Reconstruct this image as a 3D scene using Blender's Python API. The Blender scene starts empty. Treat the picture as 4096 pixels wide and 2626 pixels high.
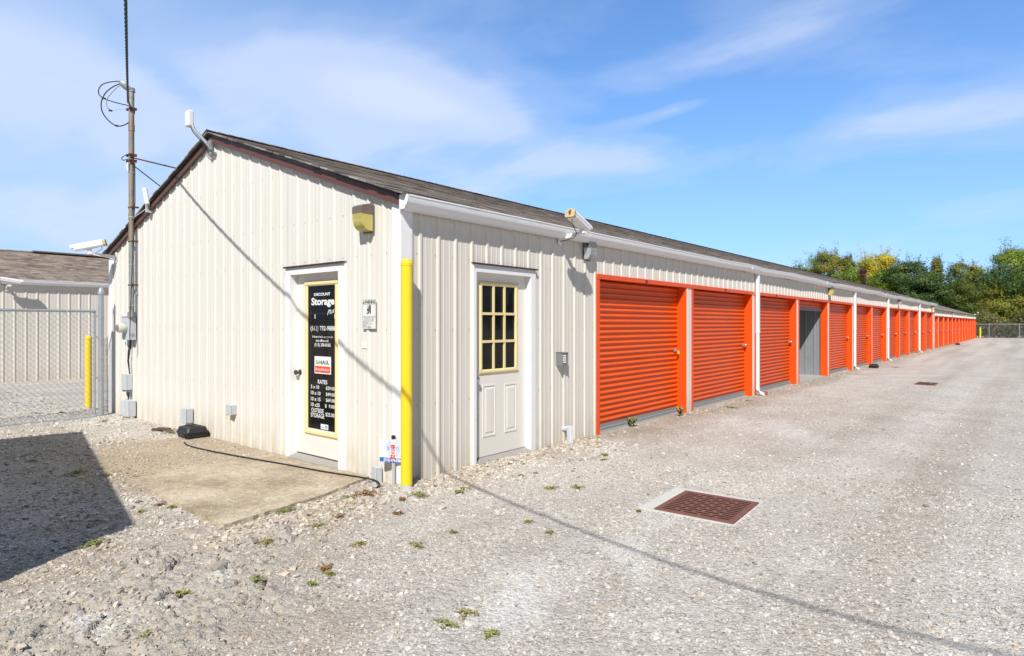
import bpy, math, random
import numpy as np
from mathutils import Vector, Matrix
rnd = random.Random(7); RN = np.random.default_rng(11)
S = bpy.context.scene; COL = S.collection; PI = math.pi
# ---------------------------------------------------------------- camera model (metres; corner of the building at the origin)
f_ = 2510.; H = 1.5; cx_ = 2048.; cy_ = 1295.
YAW = math.atan((4125 - 2048) / f_)
F = (math.cos(YAW), math.sin(YAW)); R_ = (math.sin(YAW), -math.cos(YAW))
CX, CY = -3.842, -4.513; CAM = (CX, CY, H)
def plane(x, y, ax, v):
    t = (x - cx_) / f_; r = (F[0] + R_[0]*t, F[1] + R_[1]*t, (cy_ - y) / f_); s = (v - CAM[ax]) / r[ax]
    return tuple(CAM[i] + r[i]*s for i in range(3))
def Wp(x, y, Y=0.): return plane(x, y, 1, Y)
def Gp(x, y, X=0.): return plane(x, y, 0, X)
def Fp(x, y, z=0.): return plane(x, y, 2, z)
def Dp(x, y, d):
    t = (x - cx_) / f_; return (CX + (F[0]+R_[0]*t)*d, CY + (F[1]+R_[1]*t)*d, H + (cy_-y)/f_*d)
# ---------------------------------------------------------------- materials
def newmat(name):
    m = bpy.data.materials.new(name); m.use_nodes = True; nt = m.node_tree; return m, nt, nt.nodes['Principled BSDF']
def lk(nt, a, b): nt.links.new(a, b)
def node(nt, t, **k):
    n = nt.nodes.new(t)
    for a, b in k.items(): setattr(n, a, b)
    return n
def noise(nt, vec, scale, detail=4, rough=.55):
    n = node(nt, 'ShaderNodeTexNoise'); n.inputs['Scale'].default_value = scale; n.inputs['Detail'].default_value = detail; n.inputs['Roughness'].default_value = rough
    if vec: lk(nt, vec, n.inputs['Vector'])
    return n.outputs['Fac']
def coord(nt, scale=(1,1,1), rot=(0,0,0), loc=(0,0,0)):
    c = node(nt, 'ShaderNodeTexCoord'); m = node(nt, 'ShaderNodeMapping'); lk(nt, c.outputs['Object'], m.inputs['Vector'])
    m.inputs['Scale'].default_value = scale; m.inputs['Rotation'].default_value = rot; m.inputs['Location'].default_value = loc
    return m.outputs['Vector']
def ramp(nt, fac, stops, interp='LINEAR'):
    r = node(nt, 'ShaderNodeValToRGB'); r.color_ramp.interpolation = interp; lk(nt, fac, r.inputs['Fac']); e = r.color_ramp.elements
    while len(e) > 1: e.remove(e[-1])
    e[0].position = stops[0][0]; e[0].color = (*stops[0][1], 1)
    for p, c in stops[1:]: q = e.new(p); q.color = (*c, 1)
    return r.outputs['Color']
def g3(v): return (v, v, v)
def mixc(nt, fac, a, b, mode='MIX'):
    m = node(nt, 'ShaderNodeMix', data_type='RGBA', blend_type=mode)
    if isinstance(fac, float): m.inputs[0].default_value = fac
    else: lk(nt, fac, m.inputs[0])
    for i, v in ((6, a), (7, b)):
        if isinstance(v, tuple): m.inputs[i].default_value = (*v, 1)
        else: lk(nt, v, m.inputs[i])
    return m.outputs[2]
def mth(nt, op, a, b=None, clamp=False):
    m = node(nt, 'ShaderNodeMath', operation=op, use_clamp=clamp)
    for i, v in ((0, a), (1, b)):
        if v is None: continue
        if isinstance(v, (int, float)): m.inputs[i].default_value = v
        else: lk(nt, v, m.inputs[i])
    return m.outputs[0]
def bump(nt, b, h, strength=.3, dist=.01):
    n = node(nt, 'ShaderNodeBump'); n.inputs['Strength'].default_value = strength; n.inputs['Distance'].default_value = dist
    lk(nt, h, n.inputs['Height']); lk(nt, n.outputs[0], b.inputs['Normal'])
def paint(name, col, rough=.5, var=.12, scale=3., spec=.4, metal=0., dirt=None, dscale=(1,1,1), dlo=.55, dhi=.75):
    m, nt, b = newmat(name); v = coord(nt, dscale)
    c = mixc(nt, noise(nt, v, scale, 5), tuple(x*(1-var) for x in col), tuple(min(1, x*(1+var)) for x in col))
    if dirt:
        d = ramp(nt, noise(nt, v, scale*2.7, 6, .65), [(dlo, g3(0)), (dhi, g3(1))]); c = mixc(nt, d, c, dirt)
    lk(nt, c, b.inputs['Base Color']); b.inputs['Roughness'].default_value = rough; b.inputs['Specular IOR Level'].default_value = spec; b.inputs['Metallic'].default_value = metal
    return m
def panelmat(name, base, warm, amt=1.0):
    m, nt, b = newmat(name); v = coord(nt)
    sep = node(nt, 'ShaderNodeSeparateXYZ'); lk(nt, v, sep.inputs[0])
    vs = coord(nt, (1, 1, .06)); c = mixc(nt, ramp(nt, noise(nt, vs, 9, 4, .6), [(.35, g3(0)), (.7, g3(1))]), base, warm)
    fine = ramp(nt, noise(nt, coord(nt, (1,1,.03)), 40, 3), [(.3, g3(.93)), (.7, g3(1.0))]); c = mixc(nt, 1.0, c, fine, 'MULTIPLY')
    # splash dirt towards the ground, stops where rain splash stops
    low = mth(nt, 'MULTIPLY', mth(nt, 'SUBTRACT', .42, sep.outputs['Z']), 2.2, True)
    sp = mth(nt, 'MULTIPLY', low, ramp(nt, noise(nt, coord(nt, (1,1,.25)), 7, 6, .7), [(.33, g3(0)), (.72, g3(1))]))
    c = mixc(nt, mth(nt, 'MULTIPLY', sp, .95*amt), c, (.50, .42, .29))
    st = ramp(nt, noise(nt, coord(nt, (1,1,.12), loc=(3,5,2)), 14, 6, .7), [(.62, g3(0)), (.74, g3(.5))])
    c = mixc(nt, mth(nt, 'MULTIPLY', st, .6*amt), c, (.42, .37, .29))
    sc = ramp(nt, noise(nt, coord(nt, (1,1,.5), loc=(9,1,2)), 28, 3, .5), [(.76, g3(0)), (.79, g3(1))]); c = mixc(nt, mth(nt, 'MULTIPLY', sc, .4*amt), c, (.33,.26,.19))
    lk(nt, c, b.inputs['Base Color']); b.inputs['Roughness'].default_value = .42; b.inputs['Specular IOR Level'].default_value = .35
    bump(nt, b, noise(nt, coord(nt, (1,1,.3)), 6, 2), .08, .02)
    return m
M = {}
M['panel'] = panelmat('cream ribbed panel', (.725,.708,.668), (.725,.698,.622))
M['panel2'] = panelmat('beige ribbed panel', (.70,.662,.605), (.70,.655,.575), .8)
M['white'] = paint('white trim', (.80,.80,.80), .4, .03, 4, dirt=(.55,.52,.46), dlo=.66, dhi=.85)
M['whitep'] = paint('white plastic', (.82,.82,.82), .35, .02)
M['gutter'] = paint('white gutter', (.78,.79,.80), .35, .04, 3, dirt=(.5,.5,.5), dscale=(.3,1,1), dlo=.6, dhi=.85)
M['orange'] = paint('orange paint', (.77,.088,.007), .38, .05, 5, spec=.45, dirt=(.60,.11,.03), dlo=.6, dhi=.9)
M['curtain'] = paint('orange door curtain', (.72,.094,.005), .42, .10, 1.6, spec=.35, dirt=(.50,.13,.06), dscale=(1,1,3), dlo=.55, dhi=.9)
M['brown'] = paint('brown metal trim', (.05,.026,.022), .5, .1)
_m = M['curtain']; _nt = _m.node_tree; _b = _nt.nodes['Principled BSDF']; _oi = node(_nt, 'ShaderNodeObjectInfo'); _src = _b.inputs['Base Color'].links[0].from_socket
_fade = mixc(_nt, _oi.outputs['Random'], (.90,.92,1.0), (1.06,1.10,1.5)); lk(_nt, mixc(_nt, 1.0, _src, _fade, 'MULTIPLY'), _b.inputs['Base Color'])
M['fascia'] = paint('brown rake trim', (.125,.060,.05), .5, .12, 4)
M['black'] = paint('black plastic', (.022,.022,.026), .45, .2, 20)
M['rubber'] = paint('black rubber', (.02,.02,.02), .6, .2, 20)
M['galv'] = paint('galvanised steel', (.36,.39,.41), .45, .14, 14, metal=.35, dirt=(.52,.54,.56), dlo=.5, dhi=.8)
M['galvwall'] = paint('galvanised partition', (.30,.325,.345), .45, .14, 9, metal=.3, dirt=(.6,.62,.64), dscale=(1,1,.4), dlo=.6, dhi=.8)
M['greybar'] = paint('grey bottom bar', (.24,.25,.255), .5, .08, 6)
M['greyplastic'] = paint('grey plastic box', (.50,.53,.56), .5, .05, 9)
M['greydark'] = paint('dark grey plastic', (.2,.2,.21), .5, .05)
M['lampgrey'] = paint('lamp housing', (.16,.135,.12), .55, .1, 20)
M['door'] = paint('office door paint', (.745,.715,.66), .45, .03, 3, dirt=(.52,.49,.43), dlo=.66, dhi=.9)
M['cream'] = paint('yellowed plastic frame', (.80,.66,.34), .45, .08, 6)
M['yellow'] = paint('yellow bollard sleeve', (.87,.62,.022), .33, .05, 3, spec=.5, dirt=(.75,.55,.08), dlo=.65, dhi=.9)
M['tan'] = paint('sun yellowed plastic', (.52,.42,.24), .5, .15, 8)
M['redtxt'] = paint('red lettering', (.72,.03,.015), .5, 0)
M['bluetxt'] = paint('blue sign print', (.03,.13,.50), .5, .04)
M['bluelt'] = paint('light blue sign print', (.22,.42,.72), .5, .04)
M['sgnorange'] = paint('orange red sticker print', (.75,.09,.04), .5, 0)
M['blk'] = paint('black print', (.025,.025,.025), .5, 0)
M['greyprint'] = paint('grey print', (.25,.25,.25), .5, 0)
M['wht'] = paint('white lettering', (.80,.80,.80), .5, .02)
M['signwhite'] = paint('sign face', (.74,.75,.72), .5, .03)
M['chrome'] = paint('bright metal', (.62,.62,.62), .25, .05, metal=.9)
M['dkmetal'] = paint('tarnished metal', (.13,.11,.09), .4, .1, metal=.7)
M['brass'] = paint('yellow padlock body', (.85,.66,.02), .4, .05)
M['rust'] = paint('rusty steel', (.13,.058,.036), .75, .3, 30, spec=.2)
M['grate'] = paint('rusty cast iron', (.20,.09,.072), .8, .22, 25, spec=.15, dirt=(.27,.12,.075), dlo=.5, dhi=.7)
M['hole_dark'] = paint('painted hole darkness', (.015,.013,.012), .9, 0)  # near-black colour stands in for the darkness inside slots, pits and holes
M['mast'] = None
M['slab'] = paint('pale concrete', (.60,.59,.555), .85, .12, 12, spec=.15, dirt=(.36,.34,.30), dlo=.55, dhi=.8)
M['intfloor'] = paint('unit floor concrete', (.42,.41,.38), .85, .08, 4)
M['bark'] = paint('bark', (.085,.065,.05), .9, .3, 12)
M['fence'] = paint('galvanised wire', (.30,.31,.31), .5, .15, 20, metal=.3)
M['stake'] = paint('grey stake', (.42,.43,.44), .5, .08)
M['sill'] = paint('worn aluminium sill', (.33,.315,.29), .6, .12, 9, dirt=(.28,.25,.21), dlo=.5, dhi=.8)
M['brick'] = paint('red brick', (.30,.10,.06), .85, .2, 20)
def mk_mast():
    m, nt, b = newmat('weathered conduit'); c = node(nt, 'ShaderNodeTexCoord'); sep = node(nt, 'ShaderNodeSeparateXYZ'); lk(nt, c.outputs['Object'], sep.inputs[0])
    n = noise(nt, coord(nt, (1,1,.5)), 18, 5); z = mth(nt, 'ADD', sep.outputs['Z'], mth(nt, 'MULTIPLY', n, .35))
    k = mth(nt, 'MULTIPLY', z, .2)
    c1 = ramp(nt, k, [(.0,(.30,.32,.33)), (.585,(.30,.32,.33)), (.60,(.30,.25,.17)), (.90,(.30,.26,.19)), (.95,(.31,.20,.13)), (1.0,(.33,.33,.32))])
    c2 = mixc(nt, ramp(nt, n, [(.45, g3(0)), (.7, g3(1))]), c1, (.20,.19,.17)); lk(nt, c2, b.inputs['Base Color']); b.inputs['Roughness'].default_value = .55; b.inputs['Metallic'].default_value = .2
    return m
M['mast'] = mk_mast()
def glassmat(name, tint=(.9,.9,.9), trans=.5, rough=.03):
    m = bpy.data.materials.new(name); m.use_nodes = True; nt = m.node_tree; nt.nodes.clear()
    o = node(nt, 'ShaderNodeOutputMaterial'); mx = node(nt, 'ShaderNodeMixShader'); t = node(nt, 'ShaderNodeBsdfTransparent'); b = node(nt, 'ShaderNodeBsdfPrincipled')
    b.inputs['Base Color'].default_value = (.012,.012,.012,1); b.inputs['Roughness'].default_value = rough; t.inputs['Color'].default_value = (*tint, 1)
    mx.inputs[0].default_value = 1 - trans; lk(nt, t.outputs[0], mx.inputs[1]); lk(nt, b.outputs[0], mx.inputs[2]); lk(nt, mx.outputs[0], o.inputs[0]); return m
M['glass'] = glassmat('dusty window glass', (.8,.8,.8), .45)
def lensmat(name, col, tr=.45):
    m, nt, b = newmat(name); b.inputs['Base Color'].default_value = (*col, 1); b.inputs['Roughness'].default_value = .18; b.inputs['Transmission Weight'].default_value = tr; b.inputs['IOR'].default_value = 1.2; return m
M['lensyel'] = lensmat('yellowed lens', (.74,.66,.22), .35)
M['lensclr'] = lensmat('clear lens', (.72,.74,.74), .6)
M['meterglass'] = lensmat('hazy meter cover', (.78,.76,.66), .3)
def shingle(name, a, b_, dark):
    m, nt, b = newmat(name); v = coord(nt)
    br = node(nt, 'ShaderNodeTexBrick', offset=.37, offset_frequency=2, squash=1.0); 
    # object space: x along the eave, y up the slope (rows are .14 deep)
    uv = node(nt, 'ShaderNodeAttribute', attribute_name='uvs'); lk(nt, uv.outputs['Vector'], br.inputs['Vector'])
    for k, val in (('Scale',1.0),('Mortar Size',.004),('Mortar Smooth',.1),('Bias',0.),('Brick Width',.27),('Row Height',.14)): br.inputs[k].default_value = val
    br.inputs['Color1'].default_value = (0,0,0,1); br.inputs['Color2'].default_value = (1,1,1,1); br.inputs['Mortar'].default_value = (.1,.1,.1,1)
    br2 = node(nt, 'ShaderNodeTexBrick', offset=.43, offset_frequency=3, squash=1.0); lk(nt, uv.outputs['Vector'], br2.inputs['Vector'])
    for k, val in (('Scale',1.0),('Mortar Size',.0),('Mortar Smooth',.1),('Bias',0.),('Brick Width',.173),('Row Height',.14)): br2.inputs[k].default_value = val
    br2.inputs['Color1'].default_value = (0,0,0,1); br2.inputs['Color2'].default_value = (1,1,1,1)
    c = ramp(nt, mixc(nt, .5, br.outputs['Color'], br2.outputs['Color']), [(.05, dark), (.4, a), (.9, b_)])
    n = noise(nt, uv.outputs['Vector'], 1.3, 5, .6); c = mixc(nt, 1.0, c, ramp(nt, n, [(.3, g3(.78)), (.7, g3(1.12))]), 'MULTIPLY')
    g = noise(nt, uv.outputs['Vector'], 260, 2, .8); c = mixc(nt, 1.0, c, ramp(nt, g, [(.35, g3(.72)), (.65, g3(1.2))]), 'MULTIPLY')
    lk(nt, c, b.inputs['Base Color']); b.inputs['Roughness'].default_value = .92; b.inputs['Specular IOR Level'].default_value = .15; bump(nt, b, g, .5, .004); return m
M['shingle'] = shingle('weathered shingles', (.29,.25,.215), (.47,.42,.37), (.10,.085,.075))
M['shingle2'] = shingle('brown shingles', (.27,.215,.175), (.42,.35,.29), (.15,.12,.10))
# ---------------------------------------------------------------- mesh builder
class MB:
    def __init__(s): s.v = []; s.f = []; s.m = []
    def add(s, vs, fs, mi=0):
        n = len(s.v); s.v += [tuple(p) for p in vs]; s.f += [tuple(i+n for i in q) for q in fs]; s.m += [mi]*len(fs); return s
    def box(s, x0, x1, y0, y1, z0, z1, mi=0, bev=0, mat=None):
        if bev > 0:
            b = bev; P = []
            vs = []
            for z, k in ((z0, b), (z0+b, 0), (z1-b, 0), (z1, b)):
                for px, py in ((x0+b+k*.0, y0+k),(x1-b, y0+k),(x1-k, y0+b),(x1-k, y1-b),(x1-b, y1-k),(x0+b, y1-k),(x0+k, y1-b),(x0+k, y0+b)): vs.append((px, py, z))
            fs = [tuple(range(7,-1,-1)), tuple(range(24,32))]
            for r in range(3):
                for i in range(8): j = (i+1) % 8; fs.append((r*8+i, r*8+j, r*8+8+j, r*8+8+i))
        else:
            vs = [(x0,y0,z0),(x1,y0,z0),(x1,y1,z0),(x0,y1,z0),(x0,y0,z1),(x1,y0,z1),(x1,y1,z1),(x0,y1,z1)]
            fs = [(3,2,1,0),(4,5,6,7),(0,1,5,4),(1,2,6,5),(2,3,7,6),(3,0,4,7)]
        if mat: vs = [mat @ Vector(p) for p in vs]
        return s.add(vs, fs, mi)
    def tube(s, pts, r, n=8, mi=0, cap=True):
        pts = [Vector(p) for p in pts]; rs = r if isinstance(r, (list, tuple)) else [r]*len(pts); rings = []
        t = (pts[1]-pts[0]).normalized(); up = Vector((0,0,1)) if abs(t.z) < .9 else Vector((1,0,0)); a = t.cross(up).normalized()
        for i, p in enumerate(pts):
            if i == 0: t = (pts[1]-pts[0])
            elif i == len(pts)-1: t = (pts[-1]-pts[-2])
            else: t = (pts[i+1]-pts[i-1])
            t.normalize(); a = (a - t*a.dot(t))
            if a.length < 1e-5: a = t.orthogonal()
            a.normalize(); b = t.cross(a)
            rings.append([p + (a*math.cos(2*PI*k/n) + b*math.sin(2*PI*k/n))*rs[i] for k in range(n)])
        vs = [q for r_ in rings for q in r_]; fs = []
        for i in range(len(pts)-1):
            for k in range(n): j = (k+1) % n; fs.append((i*n+k, i*n+j, (i+1)*n+j, (i+1)*n+k))
        if cap: fs += [tuple(range(n-1,-1,-1)), tuple((len(pts)-1)*n+k for k in range(n))]
        return s.add(vs, fs, mi)
    def cyl(s, p0, p1, r, n=16, mi=0): return s.tube([p0, p1], r, n, mi)
    def lathe(s, prof, n=20, c=(0,0,0), mi=0, mat=None):
        vs = []; fs = []
        for (r, z) in prof:
            for k in range(n): a = 2*PI*k/n; vs.append(Vector((c[0]+r*math.cos(a), c[1]+r*math.sin(a), c[2]+z)))
        for i in range(len(prof)-1):
            for k in range(n): j = (k+1) % n; fs.append((i*n+k, i*n+j, (i+1)*n+j, (i+1)*n+k))
        fs += [tuple(range(n-1,-1,-1)), tuple((len(prof)-1)*n+k for k in range(n))]
        if mat: vs = [mat @ p for p in vs]
        return s.add(vs, fs, mi)
    def prism(s, poly, a0, a1, axis='x', mi=0, mat=None):
        # poly in the two other axes, extruded along axis
        def P(u, v, w): return {'x': (w, u, v), 'y': (u, w, v), 'z': (u, v, w)}[axis]
        n = len(poly); vs = [P(u, v, a0) for u, v in poly] + [P(u, v, a1) for u, v in poly]
        if mat: vs = [mat @ Vector(p) for p in vs]
        fs = [tuple(range(n-1,-1,-1)), tuple(range(n, 2*n))] + [(i, (i+1) % n, n+(i+1) % n, n+i) for i in range(n)]
        return s.add(vs, fs, mi)
    def build(s, name, mats, parent=None, smooth=False, loc=None, rotz=None):
        me = bpy.data.meshes.new(name); me.from_pydata(s.v, [], s.f)
        mats = mats if isinstance(mats, list) else [mats]
        for m in mats: me.materials.append(m)
        if len(mats) > 1: me.polygons.foreach_set('material_index', s.m)
        import bmesh
        bm = bmesh.new(); bm.from_mesh(me); bmesh.ops.recalc_face_normals(bm, faces=bm.faces); bm.to_mesh(me); bm.free()
        if smooth:
            me.polygons.foreach_set('use_smooth', [True]*len(me.polygons))
            try: me.set_sharp_from_angle(angle=math.radians(35))
            except Exception: pass
        o = bpy.data.objects.new(name, me); COL.objects.link(o)
        if parent: o.parent = parent
        if loc: o.location = loc
        if rotz is not None: o.rotation_euler = (0, 0, rotz)
        return o
def tag(o, label, cat, group=None, kind=None):
    o['label'] = label; o['category'] = cat
    if group: o['group'] = group
    if kind: o['kind'] = kind
    return o
def structure(o): o['kind'] = 'structure'; return o
def empty(name, label, cat, loc=(0,0,0), rotz=0, group=None):
    o = bpy.data.objects.new(name, None); COL.objects.link(o); o.location = loc; o.rotation_euler = (0,0,rotz); o.empty_display_size = .1
    return tag(o, label, cat, group)
def dup(root, loc=None, rotz=None, label=None):
    r = root.copy(); COL.objects.link(r)
    if loc is not None: r.location = loc
    if rotz is not None: r.rotation_euler = (0,0,rotz)
    if label: r['label'] = label
    for ch in list(root.children):
        c = ch.copy(); COL.objects.link(c); c.parent = r
        for g in ch.children:
            d = g.copy(); COL.objects.link(d); d.parent = c
    return r
GAB = -PI/2   # things fixed on the gable wall: local x -> -Y, local -y -> -X
def text(name, body, size, mat, parent, loc, rotz=0, sx=1., bold=0., shear=0., align='CENTER', ext=.0006, rx=PI/2):
    cu = bpy.data.curves.new(name, 'FONT'); cu.body = body; cu.size = size; cu.align_x = align; cu.offset = bold; cu.extrude = ext; cu.shear = shear; cu.resolution_u = 3
    t = bpy.data.objects.new('tmp', cu); COL.objects.link(t); dg = bpy.context.evaluated_depsgraph_get(); me = bpy.data.meshes.new_from_object(t.evaluated_get(dg)); bpy.data.objects.remove(t)
    me.transform(Matrix.Rotation(rotz, 4, 'Z') @ Matrix.Rotation(rx, 4, 'X') @ Matrix.Diagonal((sx,1,1,1))); me.materials.clear(); me.materials.append(mat)
    o = bpy.data.objects.new(name, me); COL.objects.link(o); o.location = loc
    if parent: o.parent = parent
    return o
# ---------------------------------------------------------------- ground
def vnoise(x, y, sc, seed=0):
    r = np.random.default_rng(seed); T = r.random((256, 256)); u = x*sc+37.3; v = y*sc+11.7
    i = np.floor(u).astype(int); j = np.floor(v).astype(int); a = u-i; b = v-j; a = a*a*(3-2*a); b = b*b*(3-2*b)
    g = lambda p, q: T[p % 256, q % 256]
    return (g(i,j)*(1-a)+g(i+1,j)*a)*(1-b) + (g(i,j+1)*(1-a)+g(i+1,j+1)*a)*b
def fbm(x, y, sc, o=4, seed=0): return sum(vnoise(x, y, sc*2**k, seed+k)*.5**k for k in range(o)) / sum(.5**k for k in range(o))
def worley(x, y, sc, seed=5):
    r = np.random.default_rng(seed); JX = r.random((128,128)); JY = r.random((128,128)); HV = r.random((128,128))
    u = x*sc+40; v = y*sc+40; i = np.floor(u).astype(int); j = np.floor(v).astype(int); d1 = np.full(u.shape, 9.); d2 = d1.copy(); hv = d1*0
    for a in (-1,0,1):
        for b in (-1,0,1):
            p = (i+a) % 128; q = (j+b) % 128; d = np.hypot(i+a+JX[p,q]-u, j+b+JY[p,q]-v)
            n = d < d1; d2 = np.where(n, d1, np.minimum(d2, d)); hv = np.where(n, HV[p,q], hv); d1 = np.where(n, d, d1)
    return d1, d2, hv
CR = (-2.6, -1.0)
def crustmask(x, y):
    # broken crust runs diagonally from the lower left corner of the view towards the pad
    u = (x-CR[0])*.75 + (y-CR[1])*.66; v = -(x-CR[0])*.66 + (y-CR[1])*.75
    m = 1 - np.clip((np.hypot(u/1.75, v/.85) - .62 + (fbm(x, y, 2.5, 3, 77)-.5)*.9)/.35, 0, 1); return m
def gh(x, y):
    x = np.asarray(x, float); y = np.asarray(y, float)
    h = -.02 + (fbm(x, y, .6, 3, 3)-.5)*.05 + (fbm(x, y, 7, 3, 9)-.5)*.012
    far = np.clip((x-30)/30, 0, 1); h = h - far*.05
    # gravel thrown up along the foot of the walls
    ds = np.where((x > -.1) & (y < 0), -y, 9); dg = np.where((y > -.3) & (x < 0), -x, 9); d = np.minimum(ds, dg)
    h = h + np.clip(1-d/.5, 0, 1)*.022*np.clip(1-(x-3)/1.0, .25, 1)
    m = crustmask(x, y)
    wx = x+(fbm(x, y, 5, 3, 21)-.5)*.3; wy = y+(fbm(x, y, 5, 3, 31)-.5)*.3
    d1, d2, hv = worley(wx, wy, 2.6); crack = np.clip((d2-d1)/.07, 0, 1); e1, e2, ev = worley(wx*1.0, wy*1.0, 7, 8); c2 = np.clip((e2-e1)/.12, 0, 1)
    plates = (hv-.35)*.050*crack + (ev-.5)*.03*c2 - (1-crack)*.045 - (1-c2)*.014 + (fbm(x, y, 26, 4, 41)-.5)*.042
    h = h + m*(plates + .01)
    # keep flat under the drain and the pad
    gx, gy = 1.18, -2.45; q = np.clip((np.maximum(abs(x-gx), abs(y-gy))-.5)/.15, 0, 1); h = h*q + (-.0155)*(1-q); h = np.where(np.maximum(abs(x-gx), abs(y-gy)) < .27, -.16, h)
    pm = ((x > -1.7) & (y > .05) & (x < .3) & (y < 4.3)); h = np.where(pm, np.minimum(h, -.015), h)
    inside = (x > .02) & (y > .13) & (y < 7.4) & (x < 79); h = np.where(inside, -.08, h)
    return h
def axis_lines(lo, hi, fine, far_lo, far_hi, g=1.045):
    a = list(np.arange(lo, hi, fine)); s = fine; p = a[-1]
    while p < far_hi: s = min(s*g, 60); p += s; a.append(p)
    s = fine; p = a[0]; pre = []
    while p > far_lo: s = min(s*g, 60); p -= s; pre.append(p)
    return np.array(pre[::-1]+a)
def brownf(x, y):
    d = np.minimum(np.hypot((x+.9)/2.3, (y+.1)/.75), np.hypot((x+1.5)/.8, (y-3.5)/4.5)); br = np.clip(1.15-d+(fbm(x,y,1.5,4,51)-.5)*1.6, 0, 1)
    br = np.maximum(br, .8*np.clip(1-np.abs(y+.15)/.6+(fbm(x,y,1.2,4,52)-.5)*1.5, 0, 1)*(x > 0)*(x < 60)); wide = np.clip(1.5-np.hypot((x+2.3)/1.1, (y+.5)/1.3)+(fbm(x,y,2.2,5,55)-.5)*2.2, 0, 1)*.85; return np.maximum(np.maximum(br, wide), crustmask(x, y)*.9)
def make_ground():
    X = axis_lines(-3.45, 1.6, .0125, -600, 900); Y = axis_lines(-4.3, 1.2, .0125, -700, 700)
    gx, gy = np.meshgrid(X, Y, indexing='ij'); z = gh(gx, gy); n, k = gx.shape
    co = np.stack([gx, gy, z], -1).reshape(-1, 3).astype(np.float32)
    i = np.arange(n*k).reshape(n, k); q = np.stack([i[:-1,:-1], i[1:,:-1], i[1:,1:], i[:-1,1:]], -1).reshape(-1, 4)
    me = bpy.data.meshes.new('ground'); me.vertices.add(len(co)); me.vertices.foreach_set('co', co.ravel()); me.loops.add(q.size); me.loops.foreach_set('vertex_index', q.ravel().astype(np.int32))
    me.polygons.add(len(q)); me.polygons.foreach_set('loop_start', np.arange(0, q.size, 4, dtype=np.int32)); me.polygons.foreach_set('loop_total', np.full(len(q), 4, np.int32)); me.update()
    x = gx.ravel(); y = gy.ravel()
    # dirt: a loamy weedy band round the front corner and the pad; pale crusher dust patches in the drive
    brown = brownf(x, y)
    white = np.zeros_like(x)
    for (px, py, rx, ry) in ((2080,2340,.42,.2),(2530,2215,.35,.16),(2000,2440,.25,.12),(2960,1690,.7,.3),(3150,1720,.9,.3),(470,2480,.18,.1),(330,2470,.15,.1),(900,2290,.12,.07)):
        c = Fp(px, py); ca, sa = .77, .637; u = (x-c[0])*ca+(y-c[1])*sa; v = -(x-c[0])*sa+(y-c[1])*ca
        white = np.maximum(white, np.clip(1.35-np.hypot(u/rx, v/ry)+(fbm(x,y,6,4,61)-.5)*1.6, 0, 1))
    tr = np.clip(1-np.abs(y+3.2+(fbm(x,y,.3,2,71)-.5)*1.2)/.5, 0, 1)
    at = me.attributes.new('dirt', 'FLOAT_COLOR', 'POINT'); at.data.foreach_set('color', np.stack([brown, white, crustmask(x,y), tr], -1).astype(np.float32).ravel())
    me.polygons.foreach_set('use_smooth', np.ones(len(q), bool))
    m, nt, b = newmat('crushed limestone gravel'); c = coord(nt); a = node(nt, 'ShaderNodeAttribute', attribute_name='dirt'); sep = node(nt, 'ShaderNodeSeparateColor'); lk(nt, a.outputs['Color'], sep.inputs[0])
    def vor(sc, feat='F1'):
        v = node(nt, 'ShaderNodeTexVoronoi', feature=feat); v.inputs['Scale'].default_value = sc; lk(nt, wv, v.inputs['Vector']); return v
    wn = node(nt, 'ShaderNodeTexNoise'); wn.inputs['Scale'].default_value = 30; lk(nt, c, wn.inputs['Vector']); wa = node(nt, 'ShaderNodeVectorMath', operation='MULTIPLY_ADD'); lk(nt, wn.outputs['Color'], wa.inputs[0]); wa.inputs[1].default_value = (.02,.02,.02); lk(nt, c, wa.inputs[2]); wv = wa.outputs[0]
    v1 = vor(46); v2 = vor(115); v3 = vor(19)
    s1 = node(nt, 'ShaderNodeSeparateColor'); lk(nt, v1.outputs['Color'], s1.inputs[0]); s2 = node(nt, 'ShaderNodeSeparateColor'); lk(nt, v2.outputs['Color'], s2.inputs[0])
    cell = mixc(nt, .5, s1.outputs[0], s2.outputs[0])
    col = ramp(nt, cell, [(.05,(.31,.28,.25)), (.35,(.565,.53,.483)), (.65,(.635,.60,.55)), (.92,(.735,.705,.655))])
    mid = noise(nt, c, 1.1, 6, .6); col = mixc(nt, 1.0, col, ramp(nt, mid, [(.3, (.84,.83,.82)), (.7, g3(1.06))]), 'MULTIPLY')
    big = noise(nt, coord(nt, (.12,.9,1)), .8, 4); col = mixc(nt, 1.0, col, ramp(nt, big, [(.35,(.88,.865,.845)), (.65, g3(1.05))]), 'MULTIPLY'); trk = noise(nt, coord(nt, (.035,1.3,1), loc=(2,.3,0)), 1.0, 3, .5); col = mixc(nt, 1.0, col, ramp(nt, trk, [(.38,(.90,.885,.86)), (.58, g3(1.04))]), 'MULTIPLY')
    br = mixc(nt, noise(nt, c, 9, 5, .7), (.21,.17,.12), (.42,.37,.30)); fb = mth(nt, 'MULTIPLY', sep.outputs[0], ramp(nt, noise(nt, c, 14, 5, .7), [(.3, g3(.25)), (.62, g3(.95))])); col = mixc(nt, fb, col, br)
    crc = mixc(nt, noise(nt, c, 6, 6, .7), (.27,.235,.185), (.62,.59,.535)); col = mixc(nt, mth(nt, 'MULTIPLY', sep.outputs[2], .75), col, crc)
    fw = mth(nt, 'MULTIPLY', sep.outputs[1], ramp(nt, noise(nt, c, 22, 5, .7), [(.38, g3(0)), (.6, g3(.8))])); col = mixc(nt, fw, col, (.74,.73,.70))
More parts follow.
